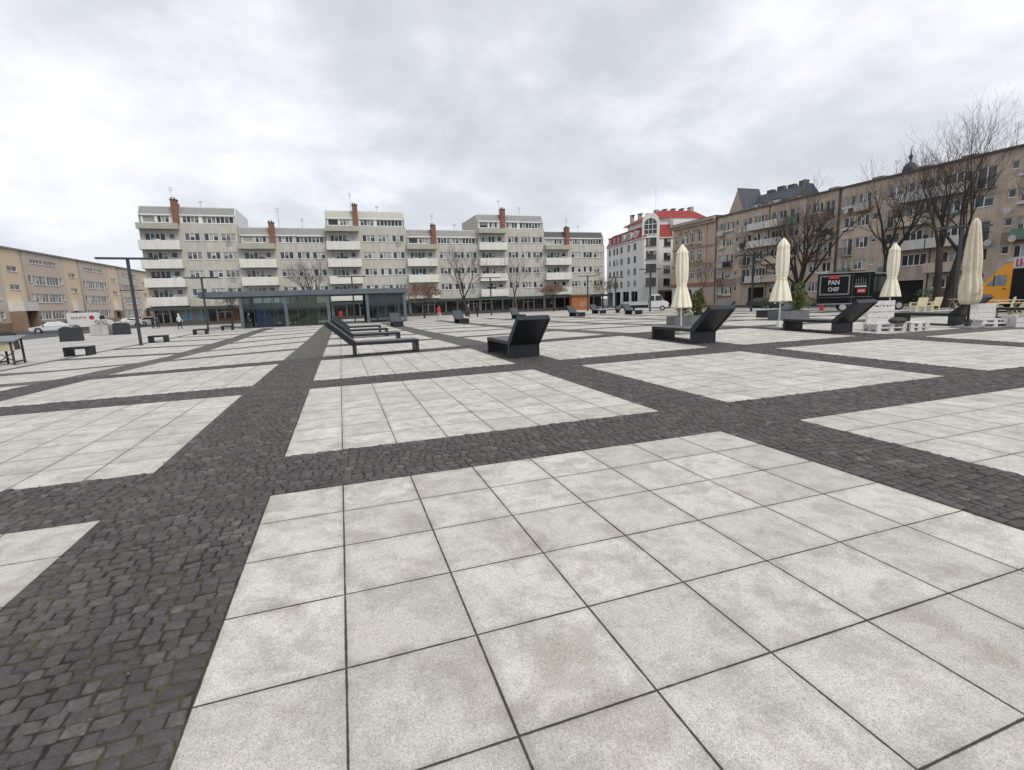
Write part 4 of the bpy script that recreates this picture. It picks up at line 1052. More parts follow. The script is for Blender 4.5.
for k in range(8):
    c = MB(); x = 7 + k * 1.4; y = 3 + k * 1.3; hgt = F1 + rr.uniform(.5, 1.1)
    c.box(x, x + rr.uniform(.8, 1.5), y, y + .7, E1, hgt, mat('pale_chimney', (.42, .38, .33), .9, var=.15)); c.box(x - .08, x + 1.3, y - .08, y + .78, hgt, hgt + .14, capm); c.build('chimney', t)
# tower bay on the corner, turned towards the square
tb = MB(); TW = 1.72; n = 14; zc = 17.0
prof = [(-TW, -.6), (TW, -.6), (TW, zc)] + [(TW * math.cos(PI * k / n), zc + TW * math.sin(PI * k / n)) for k in range(1, n)] + [(-TW, zc)]
tb.prism(prof, -.9, 1.6, wht, 'y'); TR = math.radians(60)
tower = tb.build('tower', t, (LB_ - .35, 1.75, 0), TR)
for z in (12.0, 9.3, 6.6, 3.7): window(tower, 0, z, 2.5, 1.7, 4, -.92, 0, fr=frame_b)
m = MB(); aw = 1.25; m.prism([(-aw, 14.4), (aw, 14.4), (aw, 16.4)] + [(aw * math.cos(PI * k / 10), 16.4 + aw * math.sin(PI * k / 10)) for k in range(1, 10)] + [(-aw, 16.4)], -.94, -.91, gl_mid, 'y')
for q in (-.42, .42): m.box(q - .05, q + .05, -1.0, -.941, 14.42, 17.4, frame_w)
for z in (14.35, 15.3, 16.35): m.box(-aw - .05, aw + .05, -1.0, -.942, z, z + .12, frame_w)
m.build('arched_window', tower)
m = MB(); m.box(LB_ + .05, LB_ + .12, 1.5, 14.9, -.6, 2.7, mat('brown_tiles', (.17, .10, .08), .8, var=.2)); m.box(LB_ + .04, LB_ + .13, 5, 8, -.6, 2.4, gap_m); m.build('ground_floor_cladding', t)
antenna(t, 12, 7, F1, 6, 3)

# slate roofed hall and a cupola beyond the brown row
slate = mat('slate_roof', (.050, .058, .072), .7, var=.2, scale=2); gabm = mat('gable_plaster', (.40, .33, .27), .9, var=.1)
t = thing('slate_roofed_house', 'tall house with a steep dark slate roof and pale gable rising behind the brown row', 'house', (84, 84, 0), -R90)
m = MB(); m.box(.2, 12.2, -.2, 10.8, -.6, 17.4, gabm); m.prism([(-2.6, -.6), (2.0, -.6), (2.0, 18.6), (-.1, 23.5), (-2.6, 18.6)], -.6, 2.0, gabm, 'y'); m.build('wall', t)
m = MB(); m.prism([(-.5, 17.4), (4.6, 22.2), (6.0, 22.2), (11.2, 17.4)], .6, 12.4, slate); m.prism([(2.15, 18.4), (-.1, 23.75), (-.1, 23.5), (2.0, 18.5)], -.75, 5.2, slate, 'y'); m.build('roof', t)
for k, x in enumerate((2.6, 5.2, 7.8, 10.4)):
    c = MB(); c.box(x, x + 1.5, 4.6, 5.6, 21.2, 22.8 + .2 * (k % 2), capm); c.build('chimney', t)
for x in (3.4, 8.2):
    c = MB(); c.box(x, x + 2.6, -.1, 3.0, 18.2, 19.7, slate); dd = c.build('dormer', t); window(dd, x + 1.3, 18.35, 2.2, 1.1, 3, -.12)
t = thing('cupola', 'small dark domed cupola with a spike above the roof of the brown row', 'tower', (90, 54.0, 0))
m = MB(); m.box(-1.1, 1.1, -1.1, 1.1, -.6, 19.9, gabm); m.build('shaft', t)
m = MB(); m.lathe([(1.0, 19.9), (1.05, 20.3), (.88, 20.9), (.48, 21.4), (.17, 21.6), (.15, 22.0), (.30, 22.2), (.30, 22.5), (.09, 22.8), (.03, 24.0)], 16, slate); m.build('dome', t)

# ------------------------------------------------------------------ trees
bark = mat('bark', (.034, .028, .024), .95, var=.3, scale=4, bump=.4); bark_l = mat('bark_pale', (.075, .062, .052), .95, var=.3, scale=4)
twig = mat('twig', (.058, .045, .038), .95, var=.25); russet = leaf_mat('russet_leaf', (.17, .085, .05)); russet2 = leaf_mat('brown_leaf', (.12, .075, .045)); olive_leaf = leaf_mat('olive_leaf', (.13, .13, .05))
hedge_g2 = leaf_mat('hedge_leaf_light', (.06, .08, .025))
def bare_tree(x, y, h, r, label, seed, limbs=5, fork=.24, spread=.5, levels=4, leaves=None, group='bare trees round the square', bk=None, nleaf=0, flat=False, dome=None, dens=.8):
    rr = random.Random(seed); bk = bk or bark
    t = thing('bare_tree', label, 'tree', on_ground(x, y), rr.uniform(0, 6), group)
    tr = MB(); cr = MB(); tips = []
    fz = h * fork; lean = Vector((rr.uniform(-.12, .12), rr.uniform(-.12, .12), 0))
    pts = [Vector((0, 0, -.1)), Vector((0, 0, .15)), lean * fz * .4 + Vector((0, 0, fz * .5)), lean * fz + Vector((0, 0, fz))]
    tr.tube(pts, [r * 1.5, r * 1.1, r * .95, r * .9], 10, bk); tr.build('trunk', t)
    def grow(p, d, ln, rad, lev):
        seg = 4 if lev < 3 else 3; P = [p.copy()]; R_ = [rad]; kids = []
        for k in range(seg):
            d = (d + Vector((rr.gauss(0, .11), rr.gauss(0, .11), rr.gauss(.05 if not flat else .0, .08)))).normalized()
            p = p + d * ln / seg; P.append(p.copy()); R_.append(max(.0045, rad * (1 - .5 * (k + 1) / seg)))
            if lev < levels and k >= 1 and rr.random() < dens:
                for q in range(1 if rr.random() < .75 else 2): kids.append((p.copy(), d.copy(), R_[-1]))
        cr.tube(P, R_, 6 if lev == 0 else 5 if lev == 1 else 3, bk if lev < 2 else twig, cap=False)
        if lev >= levels: tips.append(P[-1]); return
        for (q, dd, ra) in kids:
            ax = dd.orthogonal().normalized(); ax.rotate(Matrix.Rotation(rr.uniform(0, 6.283), 3, dd))
            nd = dd.copy(); nd.rotate(Matrix.Rotation(rr.uniform(.4, .95), 3, ax)); nd.z += .12 if not flat else .02
            grow(q, nd.normalized(), ln * rr.uniform(.52, .76), ra * rr.uniform(.55, .75), lev + 1)
        grow(p, d, ln * rr.uniform(.6, .75), R_[-1], lev + 1)
    base = pts[-1]
    for k in range(limbs):
        a = 6.283 * k / limbs + rr.uniform(-.4, .4); tilt = rr.uniform(.35, 1.0) * spread if k else .08
        d = Vector((math.sin(tilt) * math.cos(a), math.sin(tilt) * math.sin(a), math.cos(tilt)))
        grow(base - Vector((0, 0, rr.uniform(0, .12) * fz)), d, (h - fz) * rr.uniform(.31, .39), r * rr.uniform(.34, .5), 0)
    if leaves:
        for k in range(nleaf):
            p = rr.choice(tips) + Vector((rr.gauss(0, .22), rr.gauss(0, .22), rr.gauss(0, .14)))
            u = Vector((rr.gauss(0, 1), rr.gauss(0, 1), rr.gauss(0, 1))).normalized(); v = u.orthogonal().normalized(); s = rr.uniform(.05, .12)
            cr.poly([tuple(p - u * s), tuple(p + v * s * .5), tuple(p + u * s), tuple(p - v * s * .5)], leaves[0] if rr.random() < .6 else leaves[1])
    if dome:
        for k in range(3200):
            a = rr.uniform(0, 6.283); q = math.sqrt(rr.random()); zt_ = math.sqrt(1 - q * q * .92); f = rr.random() ** .6
            z = dome[1] + (dome[2] - dome[1]) * zt_ * f + rr.gauss(0, .1); q *= dome[0] * (1 + .13 * math.sin(a * 5 + 1))
            p = Vector((q * math.cos(a), q * math.sin(a), z)); u = Vector((rr.gauss(0, 1), rr.gauss(0, 1), rr.gauss(0, .6))).normalized(); v = u.orthogonal().normalized(); s = rr.uniform(.07, .2)
            cr.poly([tuple(p - u * s), tuple(p + v * s * .16), tuple(p + u * s), tuple(p - v * s * .16)], leaves[0] if rr.random() < .6 else leaves[1])
    cr.build('crown', t); return t
bare_tree(41.0, 31.0, 12.4, .34, 'broad bare tree with many upright limbs behind the second parasol', 101, 8, .18, .88, 4, dens=.85)
bare_tree(45.6, 26.3, 14.8, .26, 'bare tree behind the right end of the food trailer', 102, 5, .30, .55)
bare_tree(43.4, 20.6, 15.0, .25, 'tall bare tree left of its taller neighbour, beside the right T shaped lamp', 103, 4, .30, .42)
bare_tree(44.9, 20.9, 15.6, .27, 'tallest bare tree, just left of the tallest parasol', 134, 5, .26, .5)
bare_tree(47.9, 15.6, 12.0, .33, 'bare tree cut by the right edge above the orange van', 105, 6, .30, .72)
bare_tree(46.0, 11.5, 11.0, .28, 'bare tree just outside the right edge reaching in with its twigs', 115, 5, .3, .7)
bare_tree(18.6, 68.0, 11.8, .24, 'tall bare tree in front of the shops, middle of the long block', 106, 5, .22, .55, 4)
bare_tree(27.3, 70.0, 10.2, .17, 'slim pale bare tree in front of the last six storey section', 107, 4, .28, .45, 4, bk=bark_l)
bare_tree(-2.6, 68.5, 10.2, .22, 'bare tree rising behind the roof of the glass pavilion', 108, 5, .3, .8, 4, dens=1)
bare_tree(12.0, 66.5, 5.4, .12, 'low russet leaved tree right of the pavilion end', 109, 6, .40, 1.1, 3, (russet, russet2), 'small leafy trees before the shops', nleaf=700, flat=True, dome=(2.6, 3.1, 4.7))
bare_tree(35.2, 73.5, 5.3, .11, 'low russet leaved tree left of the orange kiosk', 110, 6, .40, 1.1, 3, (russet, russet2), 'small leafy trees before the shops', nleaf=600, flat=True, dome=(2.2, 3.2, 4.6))
bare_tree(-13.2, 71.0, 5.8, .12, 'straggly brown tree before the leftmost balconies, left of the pavilion', 111, 6, .35, 1.0, 3, (russet2, olive_leaf), 'small leafy trees before the shops', nleaf=650, flat=True)
bare_tree(46.2, 76.0, 6.4, .12, 'small olive leaved tree between the kiosk and the white corner building', 112, 5, .35, .8, 3, (olive_leaf, russet2), 'small leafy trees before the shops', nleaf=700)
bare_tree(49.5, 80.0, 8.0, .12, 'thin bare tree in front of the white corner building', 113, 4, .3, .4, 3, bk=bark_l)
bare_tree(52.0, 57.0, 8.5, .14, 'thin bare tree in front of the ornate tenement', 114, 4, .3, .6, 4, bk=bark_l)
def hedge(x0, y0, x1, y1, h, wd, label, seed):
    rr = random.Random(seed); m = MB(); ln = math.hypot(x1 - x0, y1 - y0)
    for k in range(int(ln * 260)):
        f, q, zz = rr.random(), rr.uniform(-1, 1), rr.random() ** .6
        p = Vector((x0 + (x1 - x0) * f, y0 + (y1 - y0) * f, gz(x0, y0) + zz * h * (1 - .15 * q * q + .06 * math.sin(f * 23)))) + Vector((0, q * wd, 0)) + Vector((q * wd, 0, 0)) * .5
        u = Vector((rr.gauss(0, 1), rr.gauss(0, 1), rr.gauss(0, 1))).normalized(); v = u.orthogonal().normalized(); s = rr.uniform(.05, .13)
        m.poly([tuple(p - u * s), tuple(p + v * s * .6), tuple(p + u * s), tuple(p - v * s * .6)], hedge_g if rr.random() < .75 else hedge_g2)
    tag(m.build('hedge'), label, 'hedge', 'hedges before the brown row')
hedge(46.5, 40.5, 51.0, 29.5, 1.35, .6, 'dark clipped hedge behind the lamp, left of the broad bare tree', 201)
hedge(46.0, 23.5, 48.5, 19.0, 1.5, .7, 'dark hedge at the foot of the two tall trees', 202)
hedge(50.0, 18.5, 51.5, 13.0, 3.0, .8, 'tall dark shrubbery behind the orange van', 203)
hedge(-42.0, 101, -42.0, 108, 1.7, .6, 'dark hedge between the silver saloon and the white van', 204)

# ------------------------------------------------------------------ vehicles
tyre = mat('tyre', (.018, .018, .019), .9); rim = mat('wheel_rim', (.45, .45, .46), .35, .6); glass_c = glass_mat('car_glass', (.03, .035, .04), .05); lampr = mat('tail_lamp', (.35, .02, .02), .3); lampw = mat('head_lamp', (.7, .7, .7), .15)
trimb = mat('black_trim', (.02, .02, .022), .6)
def paint(name, c): return mat(name, c, .28, var=.04, spec=.6)
def wheels(t, xs, wd, r):
    for x in xs:
        for s in (-1, 1):
            m = MB(); m.wheel(x, s * wd - .1, s * wd + .1, r, r, tyre); wv = m.build('wheel', t)
            m = MB(); m.wheel(x, s * (wd + .1) - .012, s * (wd + .1) + .012, r, r * .62, rim, 14); m.build('rim', wv)
def car(x, y, rz, col, label, kind='saloon', group='cars parked by the orange striped block', z=None):
    """nose towards local +x"""
    g = gz(x, y) - .13 if z is None else z
    t = thing('parked_car', label, 'car', (x, y, g), math.radians(rz), group); p = paint('paint_' + label[:12].replace(' ', '_'), col)
    if kind == 'saloon':
        low = [(-2.2, .35), (2.15, .32), (2.25, .55), (2.12, .76), (1.15, .92), (-1.55, .96), (-2.2, .90), (-2.28, .6)]
        cab = [(1.10, .92), (.35, 1.38), (-.85, 1.42), (-1.75, .97)]
    else:
        low = [(-2.0, .35), (1.95, .32), (2.02, .58), (1.9, .80), (1.1, .95), (-1.9, .98), (-2.05, .6)]
        cab = [(1.05, .95), (.35, 1.45), (-1.35, 1.48), (-1.95, .98)]
    m = MB(); W2 = .87
    def shellcar(prof, w0, w1, mt, zsplit=None):
        n = len(prof); i = len(m.v)
        zm = min(q[1] for q in prof); zM = max(q[1] for q in prof)
        for s in (-1, 1):
            for (a, b) in prof: f = (b - zm) / (zM - zm); m.v.append((a, s * (w0 + (w1 - w0) * f), b))
        m.face(tuple(i + k for k in range(n)), mt); m.face(tuple(i + n + k for k in reversed(range(n))), mt)
        for k in range(n): m.face((i + (k + 1) % n, i + k, i + n + k, i + n + (k + 1) % n), mt, False)
    shellcar(low, W2, W2 - .02, p); shellcar(cab, W2 - .04, W2 - .24, p)
    for xx in (-1.35, 1.35): m.wheel(xx, -W2 - .004, W2 + .004, .34, .39, trimb, 16)
    b = m.build('body', t)
    m = MB(); c = cab; cx = sum(q[0] for q in c) / 4; cz = sum(q[1] for q in c) / 4
    def side(s):
        q = [(cx + (a - cx) * .90, cz + (bb - cz) * .78) for a, bb in c]; zm, zM = c[0][1], max(k[1] for k in c)
        P = [(a, s * (W2 - .04 - .20 * (bb - zm) / (zM - zm) + .008), bb) for a, bb in q]
        m.poly(P if s > 0 else P[::-1], glass_c)
    side(1); side(-1)
    for (a, bq) in ((c[0], c[1]), (c[3], c[2])):
        e = .012 if a is c[0] else -.012
        m.quad((a[0] + (bq[0] - a[0]) * .1 + e, -.70, a[1] + (bq[1] - a[1]) * .1), (a[0] + (bq[0] - a[0]) * .1 + e, .70, a[1] + (bq[1] - a[1]) * .1), (a[0] + (bq[0] - a[0]) * .9 + e, .60, a[1] + (bq[1] - a[1]) * .9), (a[0] + (bq[0] - a[0]) * .9 + e, -.60, a[1] + (bq[1] - a[1]) * .9), glass_c)
    m.build('window', t)
    for s in (-1, 1):
        m = MB(); xh = 2.05 if kind == 'saloon' else 1.83; m.box(xh, xh + .14, s * .62 - .16, s * .62 + .16, .62, .76, lampw); m.build('headlight', t)
        m = MB(); xh = -2.27 if kind == 'saloon' else -2.06; m.box(xh, xh + .12, s * .64 - .14, s * .64 + .14, .68, .88, lampr); m.build('tail_light', t)
    m = MB()
    for s in (-1, 1): m.box(.2, .34, s * .875 - .008, s * .875 + .008, .82, .85, trimb); m.box(.72, .9, s * .95 - .07, s * .95 + .07, .95, 1.06, trimb)
    m.build('door_handle', t); wheels(t, (-1.35, 1.35), W2 - .09, .32); return t
car(-35.4, 77.0, 200, (.50, .53, .55), 'silver saloon car parked before the orange striped block')
car(-32.2, 92.0, 197, (.62, .64, .65), 'white hatchback behind the dark lounger and the lamp', 'hatch')
car(-37.4, 97.5, 20, (.12, .13, .14), 'dark grey hatchback almost hidden beside the white van', 'hatch')
car(-29.8, 96.0, 20, (.55, .56, .56), 'pale car half hidden behind the group of dark figures at the block corner', 'hatch')
car(53.0, 46.0, -90, (.03, .032, .035), 'black saloon parked before the dark passages of the brown row', 'saloon', 'cars parked along the brown row')
car(52.0, 22.0, -70, (.05, .055, .06), 'dark car behind the third parasol', 'hatch', 'cars parked along the brown row')
# delivery van
vanw = paint('van_white', (.66, .66, .66)); vred = mat('van_red', (.42, .03, .06), .4); vpur = mat('van_purple', (.12, .05, .14), .5)
t = thing('delivery_van', 'white delivery van with red lettering, between the hedge and the dark lounger', 'van', (-35.4, 88.0, -.63), math.radians(24))
m = MB(); m.prism([(-2.7, .4), (2.5, .4), (2.65, .9), (2.45, 1.25), (1.75, 1.4), (1.05, 2.35), (.8, 2.5), (-2.65, 2.5), (-2.72, 2.3)], -1.0, 1.0, vanw, 'y'); m.build('body', t)
m = MB(); m.box(1.0, 1.62, -1.012, -1.001, 1.42, 2.0, glass_c); m.box(1.0, 1.62, 1.001, 1.012, 1.42, 2.0, glass_c); m.quad((1.83, -.85, 1.47), (1.83, .85, 1.47), (1.18, .8, 2.28), (1.18, -.8, 2.28), glass_c); m.build('window', t)
m = MB()
for k, x in enumerate((-2.2, -1.75, -1.3, -.85)):
    m.box(x, x + .09, -1.02, -1.002, 1.55, 1.95, vpur); m.box(x + .2, x + .29, -1.02, -1.002, 1.55, 1.9, vred); m.box(x + .0901, x + .199, -1.02, -1.002, 1.84, 1.93, vred if k % 2 else vpur)
m.prism([(.1 + .33 * math.cos(a * .524), 1.75 + .33 * math.sin(a * .524)) for a in range(12)], -1.022, -1.003, vred, 'y'); m.build('lettering', t)
wheels(t, (-1.75, 1.65), .92, .34)
# flatbed truck
t = thing('flatbed_truck', 'white crew cab flatbed truck before the white corner building', 'truck', (42.0, 56.5, -.5), math.radians(-38))
m = MB(); m.prism([(.5, .5), (3.1, .5), (3.2, .95), (2.95, 1.25), (2.45, 1.4), (2.0, 2.2), (1.8, 2.3), (.55, 2.3)], -.98, .98, vanw, 'y'); m.build('cab', t)
m = MB()
for s in (-1, 1):
    for a, b in ((.7, 1.25), (1.4, 2.2)): m.prism([(a, 1.4), (b + (.15 if b > 2 else 0), 1.4), (b - (.12 if b > 2 else 0), 2.1), (a, 2.1)], s * .985 - .01, s * .985 + .01, glass_c, 'y')
m.quad((2.50, -.85, 1.44), (2.50, .85, 1.44), (2.06, .8, 2.16), (2.06, -.8, 2.16), glass_c); m.build('window', t)
bedm = mat('truck_bed', (.40, .40, .40), .6); m = MB(); m.box(-3.0, .4, -1.05, 1.05, .85, .98, bedm); m.box(-3.0, .4, -1.05, -1.0, .981, 1.35, bedm); m.box(-3.0, .4, 1.0, 1.05, .981, 1.35, bedm); m.box(.3, .4, -.99, .99, .981, 1.9, bedm); m.box(-2.9, .5, -.4, .4, .5, .84, trimb); m.build('cargo_bed', t)
wheels(t, (-1.9, 2.35), .9, .36)

# food trailer with serving hatch board
black_p = mat('trailer_black', (.006, .006, .007), .5, var=.2, spec=.2); frame_g = mat('sign_frame', (.15, .15, .145), .5); sgn_r = mat('sign_red', (.40, .03, .035), .5); sgn_w = mat('sign_white', (.45, .47, .51), .5)
roofg = mat('trailer_roof', (.25, .27, .27), .5)
def text(name, s, size, m_, parent, loc, rot, ext=.006, sx=1):
    c = bpy.data.curves.new(name, 'FONT'); c.body = s; c.size = size; c.extrude = ext; c.align_x = 'CENTER'; c.align_y = 'CENTER'; c.offset = size * .018
    c.materials.append(m_); q = bpy.data.objects.new(name, c); COL.objects.link(q); dg = bpy.context.evaluated_depsgraph_get(); dg.update(); me = bpy.data.meshes.new_from_object(q.evaluated_get(dg)); bpy.data.objects.remove(q)
    o = bpy.data.objects.new(name, me); COL.objects.link(o); o.parent = parent; o.location = loc; o.rotation_euler = rot; o.scale = (sx, 1, 1); return o
tz = gz(37.2, 24)
t = thing('food_trailer', 'black food trailer with a grey framed sign and white lettering', 'food trailer', (36.55, 25.0, tz), math.atan2(-2.05, 1.75))
TL, TH = 3.62, 2.95
m = MB(); m.bbox(0, TL, 0, 2.3, .55, TH, black_p, .06); m.build('body', t)
m = MB(); m.box(-.05, TL + .05, -.05, 2.35, TH + .001, TH + .07, roofg); m.build('roof', t)
m = MB(); y = -.03
m.box(.15, 2.05, y, -.001, 1.32, 2.78, black_p)
for (a, b, c_, d) in ((.1, 2.1, 2.70, 2.82), (.1, 2.1, 1.30, 1.42), (.1, .21, 1.421, 2.699), (1.99, 2.1, 1.421, 2.699)): m.box(a, b, y - .03, y - .001, c_, d, frame_g)
fb = m.build('sign_board', t)
m = MB(); m.prism([(.70, 2.55), (1.40, 2.55), (1.3, 2.8), (.8, 2.8)], -.085, -.065, sgn_r, 'y'); m.build('red_emblem', fb)
text('lettering', 'PAN', .50, sgn_w, fb, (1.05, -.045, 2.26), (R90, 0, 0), .012, .78); text('lettering', 'CHEF', .42, sgn_w, fb, (1.05, -.046, 1.74), (R90, 0, 0), .012, .72)
m = MB()
for k in range(5): x = 2.46 + .15 * k; m.box(x, x + .035, -.02, -.001, 2.12, 2.45 + (.18 - abs(k - 2) * .09), frame_g)
m.box(2.42, 3.14, -.02, -.001, 2.06, 2.115, frame_g); m.box(2.42, 3.16, -.02, -.001, 1.86, 1.97, sgn_w); m.box(2.58, 3.12, -.02, -.001, 1.42, 1.75, sgn_r); m.box(2.66, 3.04, -.026, -.0205, 1.54, 1.63, sgn_w); m.build('emblem', t)
m = MB(); m.box(TL + .001, TL + .04, .35, 1.95, 1.3, 2.6, gl_mid); m.build('serving_window', t)
m = MB()
for q in (2.25, 3.3): m.box(q, q + .02, -.012, -.001, .6, 2.9, frame_g)
m.box(.06, TL - .06, -.014, -.0012, 1.12, 1.15, frame_g); m.box(.06, TL - .06, -.016, -.0014, .58, .66, roofg); m.build('trim', t)
m = MB(); m.box(-1.2, 0, 1.0, 1.15, .5, .6, trimb); m.box(-1.3, -1.1, .97, 1.18, .1, .75, trimb); m.build('tow_bar', t)
m = MB(); m.box(.2, .5, -.02, .2, .12, .54, sgn_r); m.build('step', t)
for yy in (.12, 2.15):
    m = MB(); m.wheel(1.75, yy - .11, yy + .11, .36, .36, tyre); wv = m.build('wheel', t); m = MB(); m.wheel(1.75, yy - .125, yy + .125, .36, .23, rim, 14); m.build('rim', wv)

# black box van parked beside the trailer
t = thing('food_van', 'black van with dark greenish windscreen, right of the food trailer behind the third parasol', 'van', (39.95, 24.3, gz(40, 24)), math.atan2(-1.0, 2.2))
m = MB(); m.prism([(-.1, .45), (3.3, .45), (3.4, 1.0), (3.2, 1.35), (2.2, 1.6), (1.6, 2.75), (-.1, 2.85)], -1.0, 1.0, black_p, 'y'); m.build('body', t)
m = MB(); m.box(-.12, 1.62, -1.02, 1.02, 2.851, 2.92, roofg); m.build('roof', t)
gg = glass_mat('green_windscreen', (.045, .06, .05), .08); m = MB(); m.prism([(.3, 1.5), (2.0, 1.5), (1.55, 2.6), (.3, 2.66)], -1.012, -1.001, gg, 'y'); m.quad((2.23, -.9, 1.62), (2.23, .9, 1.62), (1.66, .85, 2.68), (1.66, -.85, 2.68), gg); m.build('window', t)
wheels(t, (.5, 2.6), .92, .36)
# orange van with a black box body
ora = paint('van_orange', (.72, .30, .022))
t = thing('food_van', 'orange van with a black box body and red and white sign', 'van', (35.75, 13.75, gz(35.5, 13.5)), math.atan2(-1.9, -.55) + .0)
# local +x runs backwards from the nose, local -y faces the square
m = MB(); m.prism([(.0, .45), (2.35, .45), (2.35, 2.62), (2.15, 2.62), (1.75, 2.42), (.85, 1.55), (.1, 1.22), (-.05, .9)], -1.0, 1.0, ora, 'y'); m.build('cab', t)
m = MB()
for s in (-1, 1): m.prism([(.95, 1.42), (2.05, 1.42), (2.05, 1.98), (1.55, 1.98)], s * 1.006 - .006, s * 1.006 + .006, glass_mat('van_window', (.28, .31, .34), .1), 'y'); m.box(1.38, 1.44, s * 1.012 - .008, s * 1.012 + .008, 1.40, 1.98, trimb)
m.quad((.88, -.85, 1.62), (.88, .85, 1.62), (1.70, .8, 2.42), (1.70, -.8, 2.42), glass_c); m.build('window', t)
m = MB(); m.bbox(2.36, 6.2, -1.08, 1.08, .5, 2.72, black_p, .04); m.build('box_body', t)
m = MB(); m.box(2.42, 3.6, -1.13, -1.081, 2.28, 2.86, sgn_w)
sr = random.Random(2)
for k in range(6):
    a = 2.55 + .19 * k; m.box(a, a + .075, -1.145, -1.131, 2.36, 2.76, sgn_r); m.box(a + .0751, a + .13, -1.145, -1.131, 2.36 + .1 * (k % 3), 2.46 + .1 * (k % 3), sgn_r)
m.build('sign', t)
for s in (-1, 1):
    m = MB(); m.box(.02, .2, s * .7 - .16, s * .7 + .16, .85, 1.1, lampw); m.build('headlight', t)
m = MB(); m.box(1.9, 2.1, -1.015, -1.001, 1.22, 1.27, trimb); m.build('door_handle', t)
wheels(t, (.75, 4.9), .93, .35)

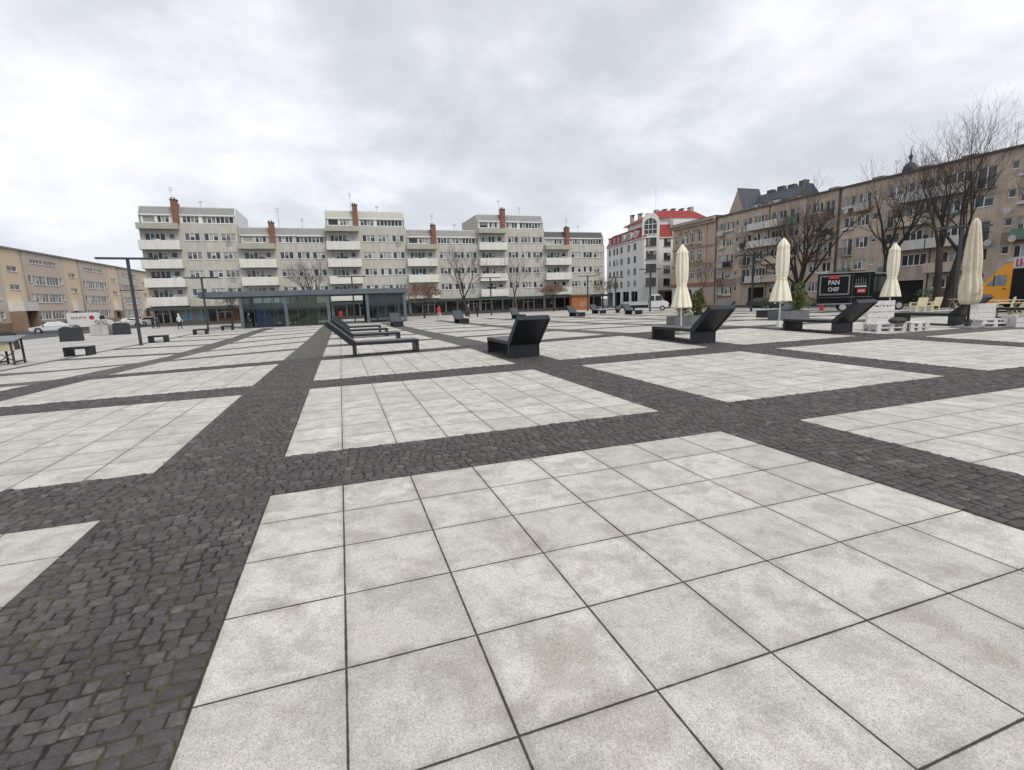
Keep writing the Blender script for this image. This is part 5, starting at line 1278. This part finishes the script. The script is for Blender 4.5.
# ------------------------------------------------------------------ people
skin_m = mat('skin', (.42, .26, .19), .6); hair_m = mat('dark_hair', (.03, .02, .015), .8)
def person(x, y, rz, top, legs, label, pose='stand', hood=None, h=1.72, seed=0):
    g = gz(x, y); t = thing('person', label, 'person', (x, y, g), math.radians(rz), 'people at the far side of the square'); k = h / 1.72; rr = random.Random(seed)
    st = .20 if pose == 'walk' else .02
    V = {'pel': (0, 0, .93), 'bel': (0, .01, 1.10), 'che': (0, .01, 1.30), 'nek': (0, 0, 1.47), 'hed': (0, -.02, 1.60), 'top': (0, -.01, 1.70)}
    Rr = {'pel': .15, 'bel': .14, 'che': .155, 'nek': .06, 'hed': .095, 'top': .07}
    E = [('pel', 'bel'), ('bel', 'che'), ('che', 'nek'), ('nek', 'hed'), ('hed', 'top')]
    for s, n in ((-1, 'l'), (1, 'r')):
        f = s * st
        V.update({n + 'hip': (s * .09, 0, .88), n + 'kne': (s * .10, -f * .7 - .02, .48), n + 'ank': (s * .10, -f * 1.1 + .03, .09), n + 'toe': (s * .115, -f * 1.1 - .13, .045),
                  n + 'sho': (s * .185, .01, 1.41), n + 'elb': (s * .235, .03 + f * .6, 1.14), n + 'wri': (s * .22, -.08 + f, .92), n + 'han': (s * .21, -.12 + f, .83)})
        Rr.update({n + 'hip': .10, n + 'kne': .068, n + 'ank': .048, n + 'toe': .038, n + 'sho': .075, n + 'elb': .055, n + 'wri': .042, n + 'han': .034})
        E += [('pel', n + 'hip'), (n + 'hip', n + 'kne'), (n + 'kne', n + 'ank'), (n + 'ank', n + 'toe'), ('che', n + 'sho'), (n + 'sho', n + 'elb'), (n + 'elb', n + 'wri'), (n + 'wri', n + 'han')]
    names = list(V); me = bpy.data.meshes.new('person_frame'); me.from_pydata([tuple(c * k for c in V[n]) for n in names], [(names.index(a), names.index(b)) for a, b in E], [])
    o = bpy.data.objects.new('frame_tmp', me); COL.objects.link(o)
    md = o.modifiers.new('skin', 'SKIN'); sv = me.skin_vertices[0].data
    for i, n in enumerate(names): sv[i].radius = (Rr[n] * k, Rr[n] * k * (.72 if n in ('che', 'bel', 'pel') else 1)); sv[i].use_root = n == 'pel'
    o.modifiers.new('sub', 'SUBSURF').levels = 1; dg = bpy.context.evaluated_depsgraph_get(); dg.update()
    bm = bpy.data.meshes.new_from_object(o.evaluated_get(dg)); bpy.data.objects.remove(o)
    bm.materials.clear()
    mt = mat('cloth_' + '_'.join('%d' % (c * 100) for c in top), top, .85, var=.1); ml = mat('cloth_' + '_'.join('%d' % (c * 100) for c in legs), legs, .85, var=.1)
    for q in (skin_m, mt, ml, trimb): bm.materials.append(q)
    for p in bm.polygons:
        c = p.center / k; p.use_smooth = True
        p.material_index = 3 if c.z < .10 else (0 if c.z > 1.46 or (c.z < .90 and abs(c.x) > .175 and c.z > .76) else (1 if c.z > .84 else 2))
    put('body', bm, t)
    hm = MB(); hm.lathe([(.045 * k, 1.53 * k), (.105 * k, 1.58 * k), (.112 * k, 1.66 * k), (.085 * k, 1.715 * k), (.02 * k, 1.735 * k)], 12, hood or hair_m, 0, .028 * k); hm.build('hood' if hood else 'hair', t)
    f = MB(); f.box(-.055 * k, -.02 * k, -.118 * k, -.10 * k, 1.615 * k, 1.63 * k, hair_m); f.box(.02 * k, .055 * k, -.118 * k, -.10 * k, 1.615 * k, 1.63 * k, hair_m); f.prism([(-.10 * k, 1.575 * k), (-.135 * k, 1.58 * k), (-.10 * k, 1.62 * k)], -.012 * k, .012 * k, skin_m); f.build('face', t)
    return t
white_j = mat('white_jacket', (.70, .70, .66), .8)
person(-17.6, 64.5, 120, (.70, .70, .66), (.03, .03, .035), 'person in a pale hooded jacket and dark trousers walking past the shop with blue posters', 'walk', white_j, 1.8, 1)
person(12.6, 58.4, 10, (.50, .03, .035), (.55, .45, .43), 'woman in a bright red coat and pale trousers walking before the shops', 'walk', None, 1.72, 2)
person(17.0, 60.6, 170, (.06, .06, .065), (.03, .03, .03), 'dark clad person with a pale scarf near the tall bare tree', 'stand', mat('pale_scarf', (.5, .5, .48), .8), 1.72, 3)
person(18.3, 60.9, 150, (.02, .02, .022), (.02, .02, .022), 'person all in black beside the trunk of the tall bare tree', 'walk', None, 1.78, 4)
person(-8.7, 55.4, 80, (.03, .04, .05), (.02, .025, .03), 'person in dark clothes in front of the left bay of the glass pavilion', 'stand', None, 1.72, 5)
person(.75, 57.9, 190, (.45, .04, .05), (.08, .08, .09), 'person in a red top inside the open passage of the pavilion', 'walk', None, 1.7, 6)
person(-22.6, 72.0, 60, (.025, .025, .03), (.02, .02, .025), 'dark clad person left of a companion at the corner of the grey block', 'stand', None, 1.75, 7)
person(-21.9, 71.6, 200, (.05, .05, .055), (.03, .03, .03), 'shorter dark clad person right of a companion at the corner of the grey block', 'walk', None, 1.62, 8)
